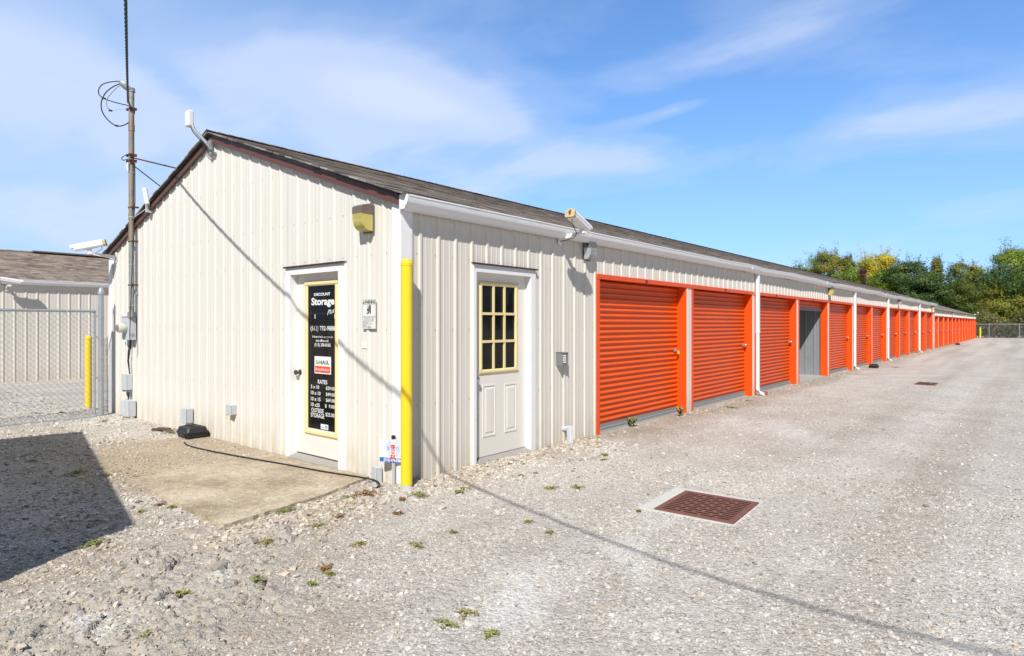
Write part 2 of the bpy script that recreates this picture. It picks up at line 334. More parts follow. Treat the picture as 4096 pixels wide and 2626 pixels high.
    lk(nt, col, b.inputs['Base Color']); b.inputs['Roughness'].default_value = .95; b.inputs['Specular IOR Level'].default_value = .1
    h = mth(nt, 'ADD', mth(nt, 'MULTIPLY', v1.outputs['Distance'], -1.0), mth(nt, 'MULTIPLY', v2.outputs['Distance'], -.5)); h = mth(nt, 'ADD', h, mth(nt, 'MULTIPLY', v3.outputs['Distance'], -.5))
    h = mth(nt, 'ADD', h, mth(nt, 'MULTIPLY', s1.outputs[1], .8)); h = mth(nt, 'ADD', h, mth(nt, 'MULTIPLY', noise(nt, c, 60, 5, .7), .7))
    bump(nt, b, h, .8, .010)
    me.materials.append(m); o = bpy.data.objects.new('ground', me); COL.objects.link(o); structure(o); return o
make_ground()
PADPOLY = [(-1.62,.09),(-.675,.24),(-.02,.46),(-.02,4.0),(-.6,4.12),(-1.25,4.0),(-1.5,2.9),(-1.56,2.2)]
def inpoly(x, y, P):
    r = np.zeros(x.shape, bool); n = len(P)
    for i in range(n):
        x0, y0 = P[i]; x1, y1 = P[(i+1) % n]; c = ((y0 > y) != (y1 > y)) & (x < (x1-x0)*(y-y0)/(y1-y0+1e-12)+x0); r ^= c
    return r
OCT = np.array([(1,0,0),(0,1,0),(-1,0,0),(0,-1,0),(0,0,1),(0,0,-1)], float); OCF = np.array([(0,1,4),(1,2,4),(2,3,4),(3,0,4),(1,0,5),(2,1,5),(3,2,5),(0,3,5)])
CUB = np.array([(a,b,c) for c in (-.7,.7) for a, b in ((-1,-1),(1,-1),(1,1),(-1,1))], float)*.68; CUF = np.array([(0,2,1),(0,3,2),(4,5,6),(4,6,7),(0,1,5),(0,5,4),(1,2,6),(1,6,5),(2,3,7),(2,7,6),(3,0,4),(3,4,7)])
def stones_mesh(name, x, y, r, zoff, mat, flat=(.45,.9), base=None, fn=None):
    N = len(x); base, fn = (CUB, CUF) if base is None else (base, fn)
    V = np.repeat(base[None], N, 0) * (1 + (RN.random((N, len(base), 3))-.5)*.7)
    sc = np.stack([RN.uniform(.8,1.4,N), RN.uniform(.6,1.,N), RN.uniform(*flat, N)], -1)*r[:,None]; V = V*sc[:,None,:]
    a = RN.uniform(0, 2*PI, N); t = RN.normal(0, .25, N); ca, sa, ct, st = np.cos(a), np.sin(a), np.cos(t), np.sin(t)
    X = V[...,0]*ct[:,None]-V[...,2]*st[:,None]; Z = V[...,0]*st[:,None]+V[...,2]*ct[:,None]; Yv = V[...,1]
    P = np.stack([X*ca[:,None]-Yv*sa[:,None]+x[:,None], X*sa[:,None]+Yv*ca[:,None]+y[:,None], Z+(zoff+r*sc[:,2]/r*.25)[:,None]], -1).reshape(-1,3).astype(np.float32)
    Fc = (fn[None]+np.arange(N)[:,None,None]*len(base)).reshape(-1,3).astype(np.int32)
    me = bpy.data.meshes.new(name); me.vertices.add(len(P)); me.vertices.foreach_set('co', P.ravel()); me.loops.add(Fc.size); me.loops.foreach_set('vertex_index', Fc.ravel()); me.polygons.add(len(Fc))
    me.polygons.foreach_set('loop_start', np.arange(0, Fc.size, 3, dtype=np.int32)); me.polygons.foreach_set('loop_total', np.full(len(Fc), 3, np.int32)); me.polygons.foreach_set('use_smooth', np.zeros(len(Fc), bool)); me.update()
    tone = np.repeat(RN.random(N), len(fn)).astype(np.float32); at = me.attributes.new('tone', 'FLOAT', 'FACE'); at.data.foreach_set('value', tone); me.materials.append(mat)
    at = me.attributes.new('tan', 'FLOAT', 'FACE'); at.data.foreach_set('value', np.repeat(np.clip(brownf(x, y)*RN.uniform(.2,1.15,N), 0, 1), len(fn)).astype(np.float32))
    o = bpy.data.objects.new(name, me); COL.objects.link(o); return o
def stonemat():
    m, nt, b = newmat('limestone chips'); a = node(nt, 'ShaderNodeAttribute', attribute_name='tone')
    c = ramp(nt, a.outputs['Fac'], [(0,(.22,.195,.17)), (.1,(.41,.38,.34)), (.5,(.575,.54,.49)), (.8,(.655,.62,.57)), (.975,(.72,.69,.65)), (.985,(.52,.38,.24)), (1,(.50,.43,.33))])
    ta = node(nt, 'ShaderNodeAttribute', attribute_name='tan'); c = mixc(nt, ta.outputs['Fac'], c, mixc(nt, 1.0, c, (.86,.76,.60), 'MULTIPLY')); c = mixc(nt, 1.0, c, ramp(nt, noise(nt, coord(nt), 60, 4), [(.3, g3(.85)), (.7, g3(1.1))]), 'MULTIPLY')
    lk(nt, c, b.inputs['Base Color']); b.inputs['Roughness'].default_value = .95; b.inputs['Specular IOR Level'].default_value = .1; return m
M['stone'] = stonemat()
def scatter(n, r0, r1, a0, a1, p):
    # density falls off with distance from the photographer's spot so that the near ground is fullest
    rr = (r0**p + RN.random(n)*(r1**p-r0**p))**(1/p); th = RN.uniform(a0, a1, n) + YAW
    return CX+rr*np.cos(th), CY+rr*np.sin(th)
def make_gravel():
    x1, y1 = scatter(52000, 1.9, 7, -.82, .80, 1.6); r1 = RN.lognormal(math.log(.0062), .38, len(x1))
    x2, y2 = scatter(38000, 6, 20, -.78, .78, 1.3); r2 = RN.lognormal(math.log(.0085), .35, len(x2))
    # coarser stones along the foot of the building and round the broken crust
    n = 6500; x3 = RN.uniform(-1.9, 3.2, n); y3 = -.02-np.abs(RN.normal(0, .30, n)) + np.where(x3 < 0, .25*RN.random(n), 0); r3 = RN.lognormal(math.log(.013), .4, n)
    n = 1500; x3b = RN.uniform(3, 40, n); y3b = -.03-np.abs(RN.normal(0, .15, n)); r3b = RN.lognormal(math.log(.012), .4, n)
    n = 2600; x4 = RN.normal(-2.35, .6, n); y4 = RN.normal(-.4, .6, n); r4 = RN.lognormal(math.log(.009), .4, n)
    n = 9000; x5 = RN.uniform(-2.9, -.05, n); y5 = RN.uniform(.3, 7.2, n); r5 = RN.lognormal(math.log(.011), .4, n)
    n = 6000; x6 = RN.uniform(-2.6, 0, n); y6 = RN.uniform(7.2, 13, n); r6 = RN.lognormal(math.log(.012), .45, n)
    n = 2600; x7 = -1.6+1.55*RN.random(n)**1.8; y7 = np.where(RN.random(n) < .85, 2.2+1.9*RN.random(n), RN.uniform(.3,4,n)); r7 = RN.lognormal(math.log(.006), .35, n)
    x = np.concatenate([x1,x2,x3,x3b,x4,x5,x6]); y = np.concatenate([y1,y2,y3,y3b,y4,y5,y6]); r = np.clip(np.concatenate([r1,r2,r3,r3b,r4,r5,r6]), .003, .027)
    ok = ~inpoly(x, y, PADPOLY) & ~((x > .0) & (y > -.01) & (y < 7.45)) & ~((x > .855) & (x < 1.60) & (y > -2.735) & (y < -2.03)) & ~((x < 0) & (y > 4.0) & (x > -.02))
    ok &= (crustmask(x, y) < .35) | (RN.random(len(x)) < .45); clump = fbm(x, y, 3, 3, 91); ok &= (clump > .36) | (RN.random(len(x)) < .35)
    x, y, r = x[ok], y[ok], r[ok]; z = gh(x, y)
    o = stones_mesh('gravel', x, y, r, z, M['stone']); tag(o, 'loose crushed limestone lying over the whole yard and driveway', 'gravel', kind='stuff')
    ok = inpoly(x7, y7, PADPOLY); q = stones_mesh('pebbles', x7[ok], y7[ok], np.clip(r7[ok], .003, .014), np.full(ok.sum(), .012), M['stone']); tag(q, 'small pebbles strewn on the tan concrete pad', 'pebbles', kind='stuff')
make_gravel()
# ---------------------------------------------------------------- concrete pad
def padmat():
    m, nt, b = newmat('stained old concrete'); c = coord(nt); sep = node(nt, 'ShaderNodeSeparateXYZ'); lk(nt, c, sep.inputs[0])
    n = noise(nt, c, 1.6, 6, .62); col = ramp(nt, n, [(.32,(.31,.25,.175)), (.5,(.47,.395,.29)), (.68,(.63,.55,.42))])
    n2 = noise(nt, c, 26, 6, .7); col = mixc(nt, 1.0, col, ramp(nt, n2, [(.3, g3(.68)), (.68, g3(1.16))]), 'MULTIPLY')
    back = mth(nt, 'MULTIPLY', mth(nt, 'SUBTRACT', sep.outputs['Y'], 2.1), 3., True); col = mixc(nt, mth(nt, 'MULTIPLY', back, .7), col, mixc(nt, n2, (.29,.22,.15), (.50,.42,.31)))
    v = node(nt, 'ShaderNodeTexVoronoi'); v.inputs['Scale'].default_value = 110; lk(nt, c, v.inputs['Vector'])
    sp = node(nt, 'ShaderNodeSeparateColor'); lk(nt, v.outputs['Color'], sp.inputs[0]); col = mixc(nt, 1.0, col, ramp(nt, sp.outputs[0], [(0, g3(.78)), (1, g3(1.18))]), 'MULTIPLY')
    lk(nt, col, b.inputs['Base Color']); b.inputs['Roughness'].default_value = .92; b.inputs['Specular IOR Level'].default_value = .12
    bump(nt, b, mth(nt, 'ADD', mth(nt, 'MULTIPLY', n2, 1.5), v.outputs['Distance']), .5, .006); return m
M['pad'] = padmat()
def rough_edge(P, amp=.012, step=.05):
    out = []
    for i, (a, b) in enumerate(zip(P, P[1:]+P[:1])):
        n = max(1, int(math.hypot(b[0]-a[0], b[1]-a[1])/step))
        for k in range(n): t = k/n; j = 0 if (k == 0 or (abs(a[0]) < .05 and abs(b[0]) < .05)) else amp; out.append((a[0]+(b[0]-a[0])*t+rnd.uniform(-j,j), a[1]+(b[1]-a[1])*t+rnd.uniform(-j,j)))
    return out
pA = rough_edge([(-1.62,.09),(-.675,.24),(-.02,.46),(-.02,2.215),(-1.56,2.185)]); pB = rough_edge([(-1.56,2.207),(-.02,2.238),(-.02,4.0),(-.6,4.12),(-1.25,4.0),(-1.5,2.9)])
mb = MB(); mb.prism(pA, -.1, .012, 'z'); mb.prism(pB, -.1, .008, 'z'); structure(mb.build('pavement', M['pad']))
# ---------------------------------------------------------------- ribbed panel walls
def prof_pts(a, b, phase, pitch):
    """(u, out) points of the ribbed section between a and b"""
    P = []
    k0 = math.floor((a-phase)/pitch)-1; k = k0
    while phase+k*pitch < b+pitch:
        c = phase+k*pitch
        P += [(c-.026,0),(c-.012,.0155),(c+.012,.0155),(c+.026,0)]
        for q in (1/3., 2/3.): d = c+pitch*q; P += [(d-.012,0),(d-.005,.0028),(d+.005,.0028),(d+.012,0)]
        k += 1
    def val(u):
        for (u0, o0), (u1, o1) in zip(P, P[1:]):
            if u0 <= u <= u1: return o0+(o1-o0)*(u-u0)/max(1e-9, u1-u0)
        return 0
    return [(a, val(a))] + [p for p in P if a+1e-4 < p[0] < b-1e-4] + [(b, val(b))]
def ribwall(mb, a, b, zb, zt, phase, pitch, place, mi=0, extra=(), step=None):
    """place(u, out, z) -> point; zb, zt functions or numbers"""
    zbf = zb if callable(zb) else (lambda u: zb); ztf = zt if callable(zt) else (lambda u: zt)
    P = prof_pts(a, b, phase, pitch)
    for e in extra:
        if a < e < b:
            for i in range(len(P)-1):
                if P[i][0] < e < P[i+1][0]: t = (e-P[i][0])/(P[i+1][0]-P[i][0]); P.insert(i+1, (e, P[i][1]+(P[i+1][1]-P[i][1])*t)); break
    vs = []; fs = []
    for u, o in P:
        vs.append(place(u, o, zbf(u))); vs.append(place(u, o, ztf(u)))
    for i in range(len(P)-1): fs.append((2*i, 2*i+2, 2*i+3, 2*i+1))
    mb.add(vs, fs, mi)
def screws(mb, a, b, zs, phase, pitch, place, mi=1, skip=None):
    k = math.ceil((a-phase)/pitch)
    while phase+k*pitch < b:
        c = phase+k*pitch-.045
        for z in zs:
            if c > a and not (skip and skip(c, z)):
                vs = [place(c+.005*math.cos(t*PI/3), o, z+.005*math.sin(t*PI/3)) for o in (.001,.006) for t in range(6)]
                mb.add(vs, [(6,7,8,9,10,11)]+[(t,(t+1)%6,6+(t+1)%6,6+t) for t in range(6)], mi)
        k += 1
gabX = lambda u, o, z: (-o, u, z)      # gable wall plane X=0 facing -X
sideY = lambda u, o, z: (u, -o, z)     # side wall plane Y=0 facing -Y
BW = 7.45; RIDGE = 3.96; EAVE = 2.70; SL = (RIDGE-EAVE)/(BW/2)
def rooftop(y): return EAVE + SL*min(y, BW-y)
bld = empty('storage_building', 'long cream ribbed metal storage building with orange roll-up doors and shingle roof', 'building')
scr = paint('panel screw heads', (.42,.39,.34), .6, .2, 20); gph, gpt = .259, .2294; sph, spt = .229, .24
girts = (.04, .72, 1.44, 2.17, 2.6)
g = MB()
DY0, DY1 = .868, 1.95; dz = 2.125
roofline = lambda u: rooftop(u)-.035
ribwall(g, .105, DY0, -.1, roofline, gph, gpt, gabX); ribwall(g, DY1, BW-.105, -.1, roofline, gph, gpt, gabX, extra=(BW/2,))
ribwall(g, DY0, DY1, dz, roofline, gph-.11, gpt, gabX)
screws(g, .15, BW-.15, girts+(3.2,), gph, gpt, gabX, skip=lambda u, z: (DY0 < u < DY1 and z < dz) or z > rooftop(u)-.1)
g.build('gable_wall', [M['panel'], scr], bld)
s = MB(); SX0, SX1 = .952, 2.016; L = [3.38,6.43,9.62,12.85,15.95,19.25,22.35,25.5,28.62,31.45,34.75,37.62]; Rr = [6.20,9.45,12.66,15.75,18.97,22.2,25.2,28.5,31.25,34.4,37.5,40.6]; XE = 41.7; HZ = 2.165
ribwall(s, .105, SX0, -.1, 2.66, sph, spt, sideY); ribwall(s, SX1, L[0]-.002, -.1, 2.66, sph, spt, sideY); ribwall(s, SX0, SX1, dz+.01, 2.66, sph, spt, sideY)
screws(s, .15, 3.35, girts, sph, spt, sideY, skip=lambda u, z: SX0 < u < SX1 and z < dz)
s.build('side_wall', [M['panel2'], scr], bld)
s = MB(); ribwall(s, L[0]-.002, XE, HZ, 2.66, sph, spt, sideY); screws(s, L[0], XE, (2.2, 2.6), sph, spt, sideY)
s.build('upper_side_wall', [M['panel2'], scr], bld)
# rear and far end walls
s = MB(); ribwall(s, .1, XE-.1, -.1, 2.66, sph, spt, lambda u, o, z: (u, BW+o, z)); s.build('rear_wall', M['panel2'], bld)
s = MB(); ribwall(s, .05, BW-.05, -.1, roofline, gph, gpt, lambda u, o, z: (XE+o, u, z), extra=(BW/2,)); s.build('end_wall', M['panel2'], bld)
# corner trims
def corner(x, y, sx, sy, name='corner_trim', zt=2.66, W=.105):
    c = MB(); t = .024
    xa, xb = sorted((x-sx*t, x+sx*W)); ya, yb = sorted((y-sy*t, y+sy*t*.0+sy*.002)); c.box(xa, xb, ya, yb, -.1, zt)
    xa, xb = sorted((x-sx*t, x)); ya, yb = sorted((y+sy*.003, y+sy*W)); c.box(xa, xb, ya, yb, -.1, zt)
    # folded lips
    e = y+sy*W; ya, yb = sorted((e, e+sy*.012)); xa, xb = sorted((x-sx*(t-.004), x)); c.box(xa, xb, ya, yb, -.1, zt)
    e = x+sx*W; xa, xb = sorted((e, e+sx*.012)); ya, yb = sorted((y-sy*(t-.004), y)); c.box(xa, xb, ya, yb, -.1, zt)
    return c.build(name, M['white'], bld)
corner(0, 0, 1, 1); corner(0, BW, 1, -1)
# ---------------------------------------------------------------- roofs as real shingle courses
def make_roof(parent, x0, x1, yb, wid, eave, ridge, over_e, over_r, mat, name='roof', jag=.012, seedv=1, ycap=True):
    """courses run along X; yb = Y of the near wall, wid = building width"""
    r = random.Random(seedv); half = wid/2; slope = (ridge-eave)/half; n = math.hypot(1, slope); V = []; Fc = []; UV = []; th = .007
    Ls = half*n + over_e*n; rows = int(Ls/.14)+1
    for side in (0, 1):
        for k in range(rows):
            d0 = -over_e*n + k*.14; d1 = min(d0+.14, half*n); lx0 = x0-over_r + r.uniform(-jag, jag); segs = max(1, int((x1-x0)/1.5)); xs = [lx0]+[x0+(x1-x0)*q/segs for q in range(1, segs)]+[x1+over_r]
            def pt(x, d, up):
                yy = d/n; z = eave + slope*yy + .03
                y = yb+yy if side == 0 else yb+wid-yy
                return (x, y - (slope/n*up)*(1 if side == 0 else -1), z+up/n)
            for xa, xb in zip(xs, xs[1:]):
                w0 = r.uniform(-.0015, .0015); b = len(V)
                V += [pt(xa,d0,th+w0), pt(xb,d0,th+w0), pt(xb,d1,.0015), pt(xa,d1,.0015), pt(xa,d0,-.012), pt(xb,d0,-.012), pt(xb,d1,-.012), pt(xa,d1,-.012)]
                fs = [(0,1,2,3),(4,5,1,0),(0,3,7,4),(1,5,6,2),(7,6,5,4)]; Fc += [tuple(q+b for q in f) for f in fs]
                u0 = k*.14+.07; UV += [(xa+side*50, u0-.068,0),(xb+side*50, u0-.068,0),(xb+side*50, u0+.068,0),(xa+side*50, u0+.068,0),(xa, u0-.05,0),(xb, u0-.05,0),(xb,u0+.05,0),(xa,u0+.05,0)]
    # ridge caps
    if ycap:
        x = x0-over_r-.01; i = 0
        while x < x1+over_r:
            b = len(V); zc = ridge+.045; w = .15; up = .006 if i % 2 else .002
            for xx, e in ((x, .010), (x+.32, .0)):
                V += [(xx, yb+half-w, zc-slope*w+e), (xx, yb+half, zc+e+.006), (xx, yb+half+w, zc-slope*w+e)]; UV += [(xx, .03,0),(xx,.06,0),(xx,.1,0)]
            Fc += [(b,b+3,b+4,b+1),(b+1,b+4,b+5,b+2)]; x += .15; i += 1
            if x > 12: x += .15
    me = bpy.data.meshes.new(name); me.from_pydata(V, [], Fc); at = me.attributes.new('uvs', 'FLOAT_VECTOR', 'POINT'); at.data.foreach_set('vector', np.array(UV, np.float32).ravel()); me.materials.append(mat)
    o = bpy.data.objects.new(name, me); COL.objects.link(o); o.parent = parent; return o
OR = .07
make_roof(bld, 0, XE, 0, BW, EAVE, RIDGE, .13, OR+.02, M['shingle'])
# brown rake trim (gable end) + dark felt edge above it
rk = MB(); fe = MB()
for side in (0, 1):
    def Y(y): return y if side == 0 else BW-y
    y0, y1 = -.03, BW/2
    za, zb = EAVE+SL*y0, EAVE+SL*y1
    for (xa, xb, dlo, dhi, tgt) in ((-.045,-.022,-.095,-.012,rk), (-.055,-.046,-.10,-.085,rk), (-OR,-.0,-.011,.016,fe)):
        P = [(xa,Y(y0),za+dlo),(xb,Y(y0),za+dlo),(xb,Y(y1),zb+dlo),(xa,Y(y1),zb+dlo),(xa,Y(y0),za+dhi),(xb,Y(y0),za+dhi),(xb,Y(y1),zb+dhi),(xa,Y(y1),zb+dhi)]
        tgt.add(P, [(3,2,1,0),(4,5,6,7),(0,1,5,4),(1,2,6,5),(2,3,7,6),(3,0,4,7)])
rk.build('rake_trim', M['fascia'], bld); fe.build('roof_felt', M['black'], bld)
# gutter: K profile
def gutter(parent, xa, xb, y, ztop, name='gutter', sags=True, endcap=True):
    prof = [(0,-.125),(-.075,-.125),(-.085,-.10),(-.105,-.085),(-.12,-.055),(-.125,-.012),(-.118,0),(-.122,.004),(-.134,.002),(-.134,-.012),(-.1285,-.014),(-.1235,-.058),(-.109,-.09),(-.089,-.105),(-.079,-.129),(.0,-.129)]
    g = MB(); n = int((xb-xa)/1.0)+1; V = []; P = len(prof)
    for i in range(n+1):
        x = xa+(xb-xa)*i/n; dz = 0; dy = 0
        if sags and x > 8: dz = .016*math.sin(x*.9)*math.sin(x*.31)+.008*math.sin(x*2.3); dy = .012*math.sin(x*1.3+1)
        V += [(x, y+py+dy, ztop+pz+dz) for py, pz in prof]
    Fs = [(i*P+k, i*P+k+1, (i+1)*P+k+1, (i+1)*P+k) for i in range(n) for k in range(P-1)]
    g.add(V, Fs)
    if endcap: g.prism([(y+a, ztop+b) for a, b in prof[:8]] + [(y-.0, ztop+.012)], xa-.004, xa, 'x'); g.prism([(y+a, ztop+b) for a, b in prof[:8]] + [(y-.0, ztop+.012)], xb, xb+.004, 'x')
    # slip joints and hangers
    x = xa+3.05
    while x < xb and sags: g.prism([(y+a*1.03-.0015, ztop+b-.002) for a, b in prof[:8]] + [(y-.002, ztop-.004)], x, x+.05, 'x'); x += 3.05
    x = xa+.75
    while x < min(xb, 14): g.box(x, x+.025, y-.125, y, ztop-.004, ztop+.002); x += 1.2
    return g.build(name, M['gutter'], parent, smooth=True)
gutter(bld, -.05, XE+.02, -.03, 2.675)
fb = MB(); fb.box(0, XE, -.029, -.001, 2.56, 2.70); fb.build('eave_fascia', M['black'], bld)
# downspouts
def downspout(parent, x, ztop=2.6):
    d = MB(); w = .037; y0, y1 = -.095, -.03
    d.box(x-w, x+w, y0, y1, 1.32, ztop); d.box(x-w+.004, x+w-.004, y0+.004, y1-.004, .13, 1.32); d.box(x-w-.003, x+w+.003, y0-.003, y1+.003, 1.30, 1.34)
    pts = [(x, -.062, .135), (x, -.068, .09), (x, -.10, .05), (x, -.19, .015)]
    V = []
    for i, (px, py, pz) in enumerate(pts):
        a = (0, .5, 1.0, 1.25)[i]; q = .032
        V += [(px-w+.003, py-q*math.cos(a), pz-q*math.sin(a)), (px+w-.003, py-q*math.cos(a), pz-q*math.sin(a)), (px+w-.003, py+q*math.cos(a), pz+q*math.sin(a)), (px-w+.003, py+q*math.cos(a), pz+q*math.sin(a))]
    Fs = [(i*4+k, i*4+(k+1) % 4, i*4+4+(k+1) % 4, i*4+4+k) for i in range(3) for k in range(4)] + [(3,2,1,0),(12,13,14,15)]
    d.add(V, Fs); return d.build('downspout', M['gutter'], parent)
for x in (9.69, 19.2, 25.42, 34.72): downspout(bld, x)
# ---------------------------------------------------------------- roll-up units
def curtain_profile(z0, z1, pitch=.0775):
    P = []; z = z0
    while z+pitch <= z1+.001:
        P += [(0, z), (0, z+pitch*.30), (-.008, z+pitch*.35), (-.018, z+pitch*.47), (-.023, z+pitch*.62), (-.020, z+pitch*.76), (-.009, z+pitch*.89), (0, z+pitch*.97)]; z += pitch
    P.append((0, z1)); return P
def latch_proto():
    b = MB(); b.box(-.055, .02, -.006, 0, -.03, .03); b.box(-.05, .05, -.022, -.008, -.012, .012); b.box(-.03, -.005, -.03, -.022, -.018, .018)
    return b
SHADE = []
def roller(parent, xl, xr, ztop, zb=0., yrec=.15, opened=None, hasp=True, hdr=True, num=None, zbase=-.1, flange=.07):
    door = MB(); zc = opened if opened else zb+.085
    P = curtain_profile(zc+.0, ztop-.01); xa, xb = xl+flange-.02, xr+.005; V = []; n = len(P)
    for x in (xa, xb): V += [(x, yrec+o, z) for o, z in P]
    door.add(V, [(i, n+i, n+i+1, i+1) for i in range(n-1)])
    d = door.build('roller_door', M['curtain'], parent, smooth=True)
    bb = MB(); bz = zc-.08; bb.prism([(yrec-.03,bz),(yrec-.03,bz+.03),(yrec-.012,bz+.038),(yrec-.012,bz+.08),(yrec+.02,bz+.08),(yrec+.02,bz)], xa, xb, 'x'); bb.box((xa+xb)/2-.06, (xa+xb)/2+.06, yrec-.036, yrec-.030, bz+.006, bz+.030, 1)
    bb.build('bottom_bar', [M['greybar'], M['chrome']], d)
    if hasp:
        b = latch_proto(); lo = b.build('latch', M['galv'], d); lo.location = (xr-.10, yrec-.021, zb+1.05)
    j = MB(); j.box(xl, xl+flange, -.022, yrec+.02, zbase, ztop); j.build('door_jamb', M['orange'], parent)
    j = MB(); j.box(xr, xr+.022, -.022, yrec+.02, zbase, ztop)
    for z in (.1, .75, 1.4, 1.95): j.tube([(xr-.003, .07, z), (xr, .07, z)], .006, 6, 1)
    j.build('door_jamb', [M['orange'], M['chrome']], parent)
    return d
units = []
for i, (a, b) in enumerate(zip(L, Rr)):
    units.append(roller(bld, a, b, 2.11, opened=1.93 if i == 3 else None, hasp=i != 3))
hd = MB(); hd.box(L[0], XE, -.028, -.001, 2.105, HZ+.004); hd.box(L[0], XE, .0, .17, 2.112, 2.13); hd.build('door_header', M['orange'], bld)
for i in range(12):
    pc = MB()
    a = Rr[i]+.0225; b = (L[i+1] if i < 11 else XE)
    pc.box(a, b, -.012, .16, -.1, 2.104); pc.box(a+.02, a+.05, -.022, -.012, -.1, 2.104)
    pc.build('pier_panel', M['panel'], bld)
for n_, px, py in (('101', 2587, 1127), ('102', 2903, 1160), ('103', 3106, 1183), ('104', 3253, 1200)):
    p = Wp(px, py, -.03); text('unit_number', n_, .062, M['blk'], bld, (p[0], -.0295, 2.113), sx=1.0, bold=.003)
fl = MB(); fl.box(.03, XE-.02, .115, BW-.03, -.12, .003); fl.box(12.85, 15.76, .0, .1148, -.12, .0); fl.build('floor_slab', M['intfloor'], bld)
# open unit partitions (galvanised ribbed sheets) and office walls
pt = MB()
ribwall(pt, .03, 4.6, .003, 2.6, .1, .24, lambda u, o, z: (15.80-o, u, z)); ribwall(pt, .19, 4.6, .003, 2.6, .1, .24, lambda u, o, z: (12.84+o, u, z)); ribwall(pt, 12.9, 15.78, .003, 3.2, .1, .24, lambda u, o, z: (u, 4.6-o, z))
pt.build('partition', M['galvwall'], bld)
pt = MB(); pt.box(3.30,3.33,.02,7.3,.003,2.65); pt.box(.05,3.3,3.0,3.03,.003,2.7); pt.build('office_partition', M['door'], bld)
# ---------------------------------------------------------------- office doors
def casing(parent, x0, x1, ztop, rot, loc, proud=.028, wl=.095, wr=.105, head=.085, name='door_frame'):
    c = MB(); c.box(x0, x0+wl, -proud, .12, -.05, ztop); c.box(x1-wr, x1, -proud, .12, -.05, ztop); c.box(x0+wl, x1-wr, -proud, .12, ztop-head, ztop)
    c.box(x0-.012, x0, -proud+.008, .0, -.05, ztop, 0); c.box(x1, x1+.012, -proud+.008, .0, -.05, ztop, 0)
    c.box(x0-.02, x1+.02, -.05, .0, ztop, ztop+.009, 1); c.box(x0-.02, x1+.02, -.05, -.045, ztop-.010, ztop, 1)
    o = c.build(name, [M['white'], M['brown']], parent); o.location = loc; o.rotation_euler = (0,0,rot); return o
def frame_ring(mb, x0, x1, z0, z1, w, y0, y1, mi=0):
    # bevelled picture-frame moulding around a pane
    for (a, b, c, d) in ((x0, x1, z0, z0+w), (x0, x1, z1-w, z1)): mb.prism([(y0+.010, c), (y0, c+w*.3), (y0, d-w*.3), (y0+.010, d), (y1, d), (y1, c)], a, b, 'x', mi)
    for (a, b) in ((x0, x0+w), (x1-w, x1)): mb.prism([(a, y0+.010), (a+w*.3, y0), (b-w*.3, y0), (b, y0+.010), (b, y1), (a, y1)], z0+w, z1-w, 'z', mi)
def knob(parent, x, z, y, mat):
    k = MB(); mt = Matrix.Translation((x, y, z)) @ Matrix.Rotation(PI/2, 4, 'X'); k.lathe([(.033,0),(.033,.006),(.014,.012),(.011,.03),(.022,.038),(.029,.05),(.027,.062),(.015,.069),(.001,.070)], 18, mat=mt)
    return k.build('door_knob', mat, parent, smooth=True)
# gable door. local x = -(Y): x from -1.997 to -.905
casing(bld, -DY1, -DY0, 2.125, GAB, (0,0,0), wr=.088)
yl = .063
gd = MB(); lx0, lx1 = -1.855, -.955; gx0, gx1, gz0, gz1 = -1.68, -1.085, .33, 1.93
gd.box(lx0, gx0+.02, yl, yl+.042, .062, 2.045); gd.box(gx1-.02, lx1, yl, yl+.042, .062, 2.045); gd.box(gx0+.02, gx1-.02, yl, yl+.042, .062, gz0+.02); gd.box(gx0+.02, gx1-.02, yl, yl+.042, gz1-.02, 2.045)
gdo = gd.build('office_door', M['door'], bld, rotz=GAB)
# pixel measured glass frame
a0 = Gp(1218, 1125, yl-.012); a1 = Gp(1348, 1760, yl-.012)
a0 = Gp(1218, 1128, yl-.015); a1 = Gp(1349, 1760, yl-.015); FX0, FX1, FZ0, FZ1 = -a0[1], -a1[1], a1[2], a0[2]
fr = MB(); frame_ring(fr, FX0, FX1, FZ0, FZ1, .052, yl-.018, yl+.0); fr.build('glass_frame', M['cream'], gdo)
gl = MB(); gl.box(FX0+.05, FX1-.05, yl+.006, yl+.012, FZ0+.05, FZ1-.05); gl.build('door_glass', M['glass'], gdo)
ib = MB(); ib.box(FX1-.155, FX1-.03, yl+.06, yl+.07, FZ0, 1.13); ib.build('reflection_strip', M['door'], gdo)  # added pale strip behind the pane, stands in for a bright reflection
knob(gdo, -1.80, .955, yl, M['dkmetal'])
sl = MB(); sl.prism([(-.06,.0),(-.06,.022),(.085,.055),(.14,.055),(.14,.0)], -1.85, -.957, 'x'); sl.build('door_sill', M['sill'], bld, rotz=GAB)
th = MB(); th.box(-1.855, -.955, .061, .11, .02, .060); th.build('door_sweep', M['brown'], bld, rotz=GAB)
cxm = (FX0+FX1)/2; ty = yl+.0045; gw = FX1-FX0-.10
def dt(body, size, z, x=cxm, sx=.75, bold=.003, align='CENTER', shear=0, mat='wht'): return text('lettering', body, size, M[mat], gdo, (x, ty, z), sx=sx, bold=bold, align=align, shear=shear)
def zpx(py, px=1290): return Gp(px, py, yl)[2]
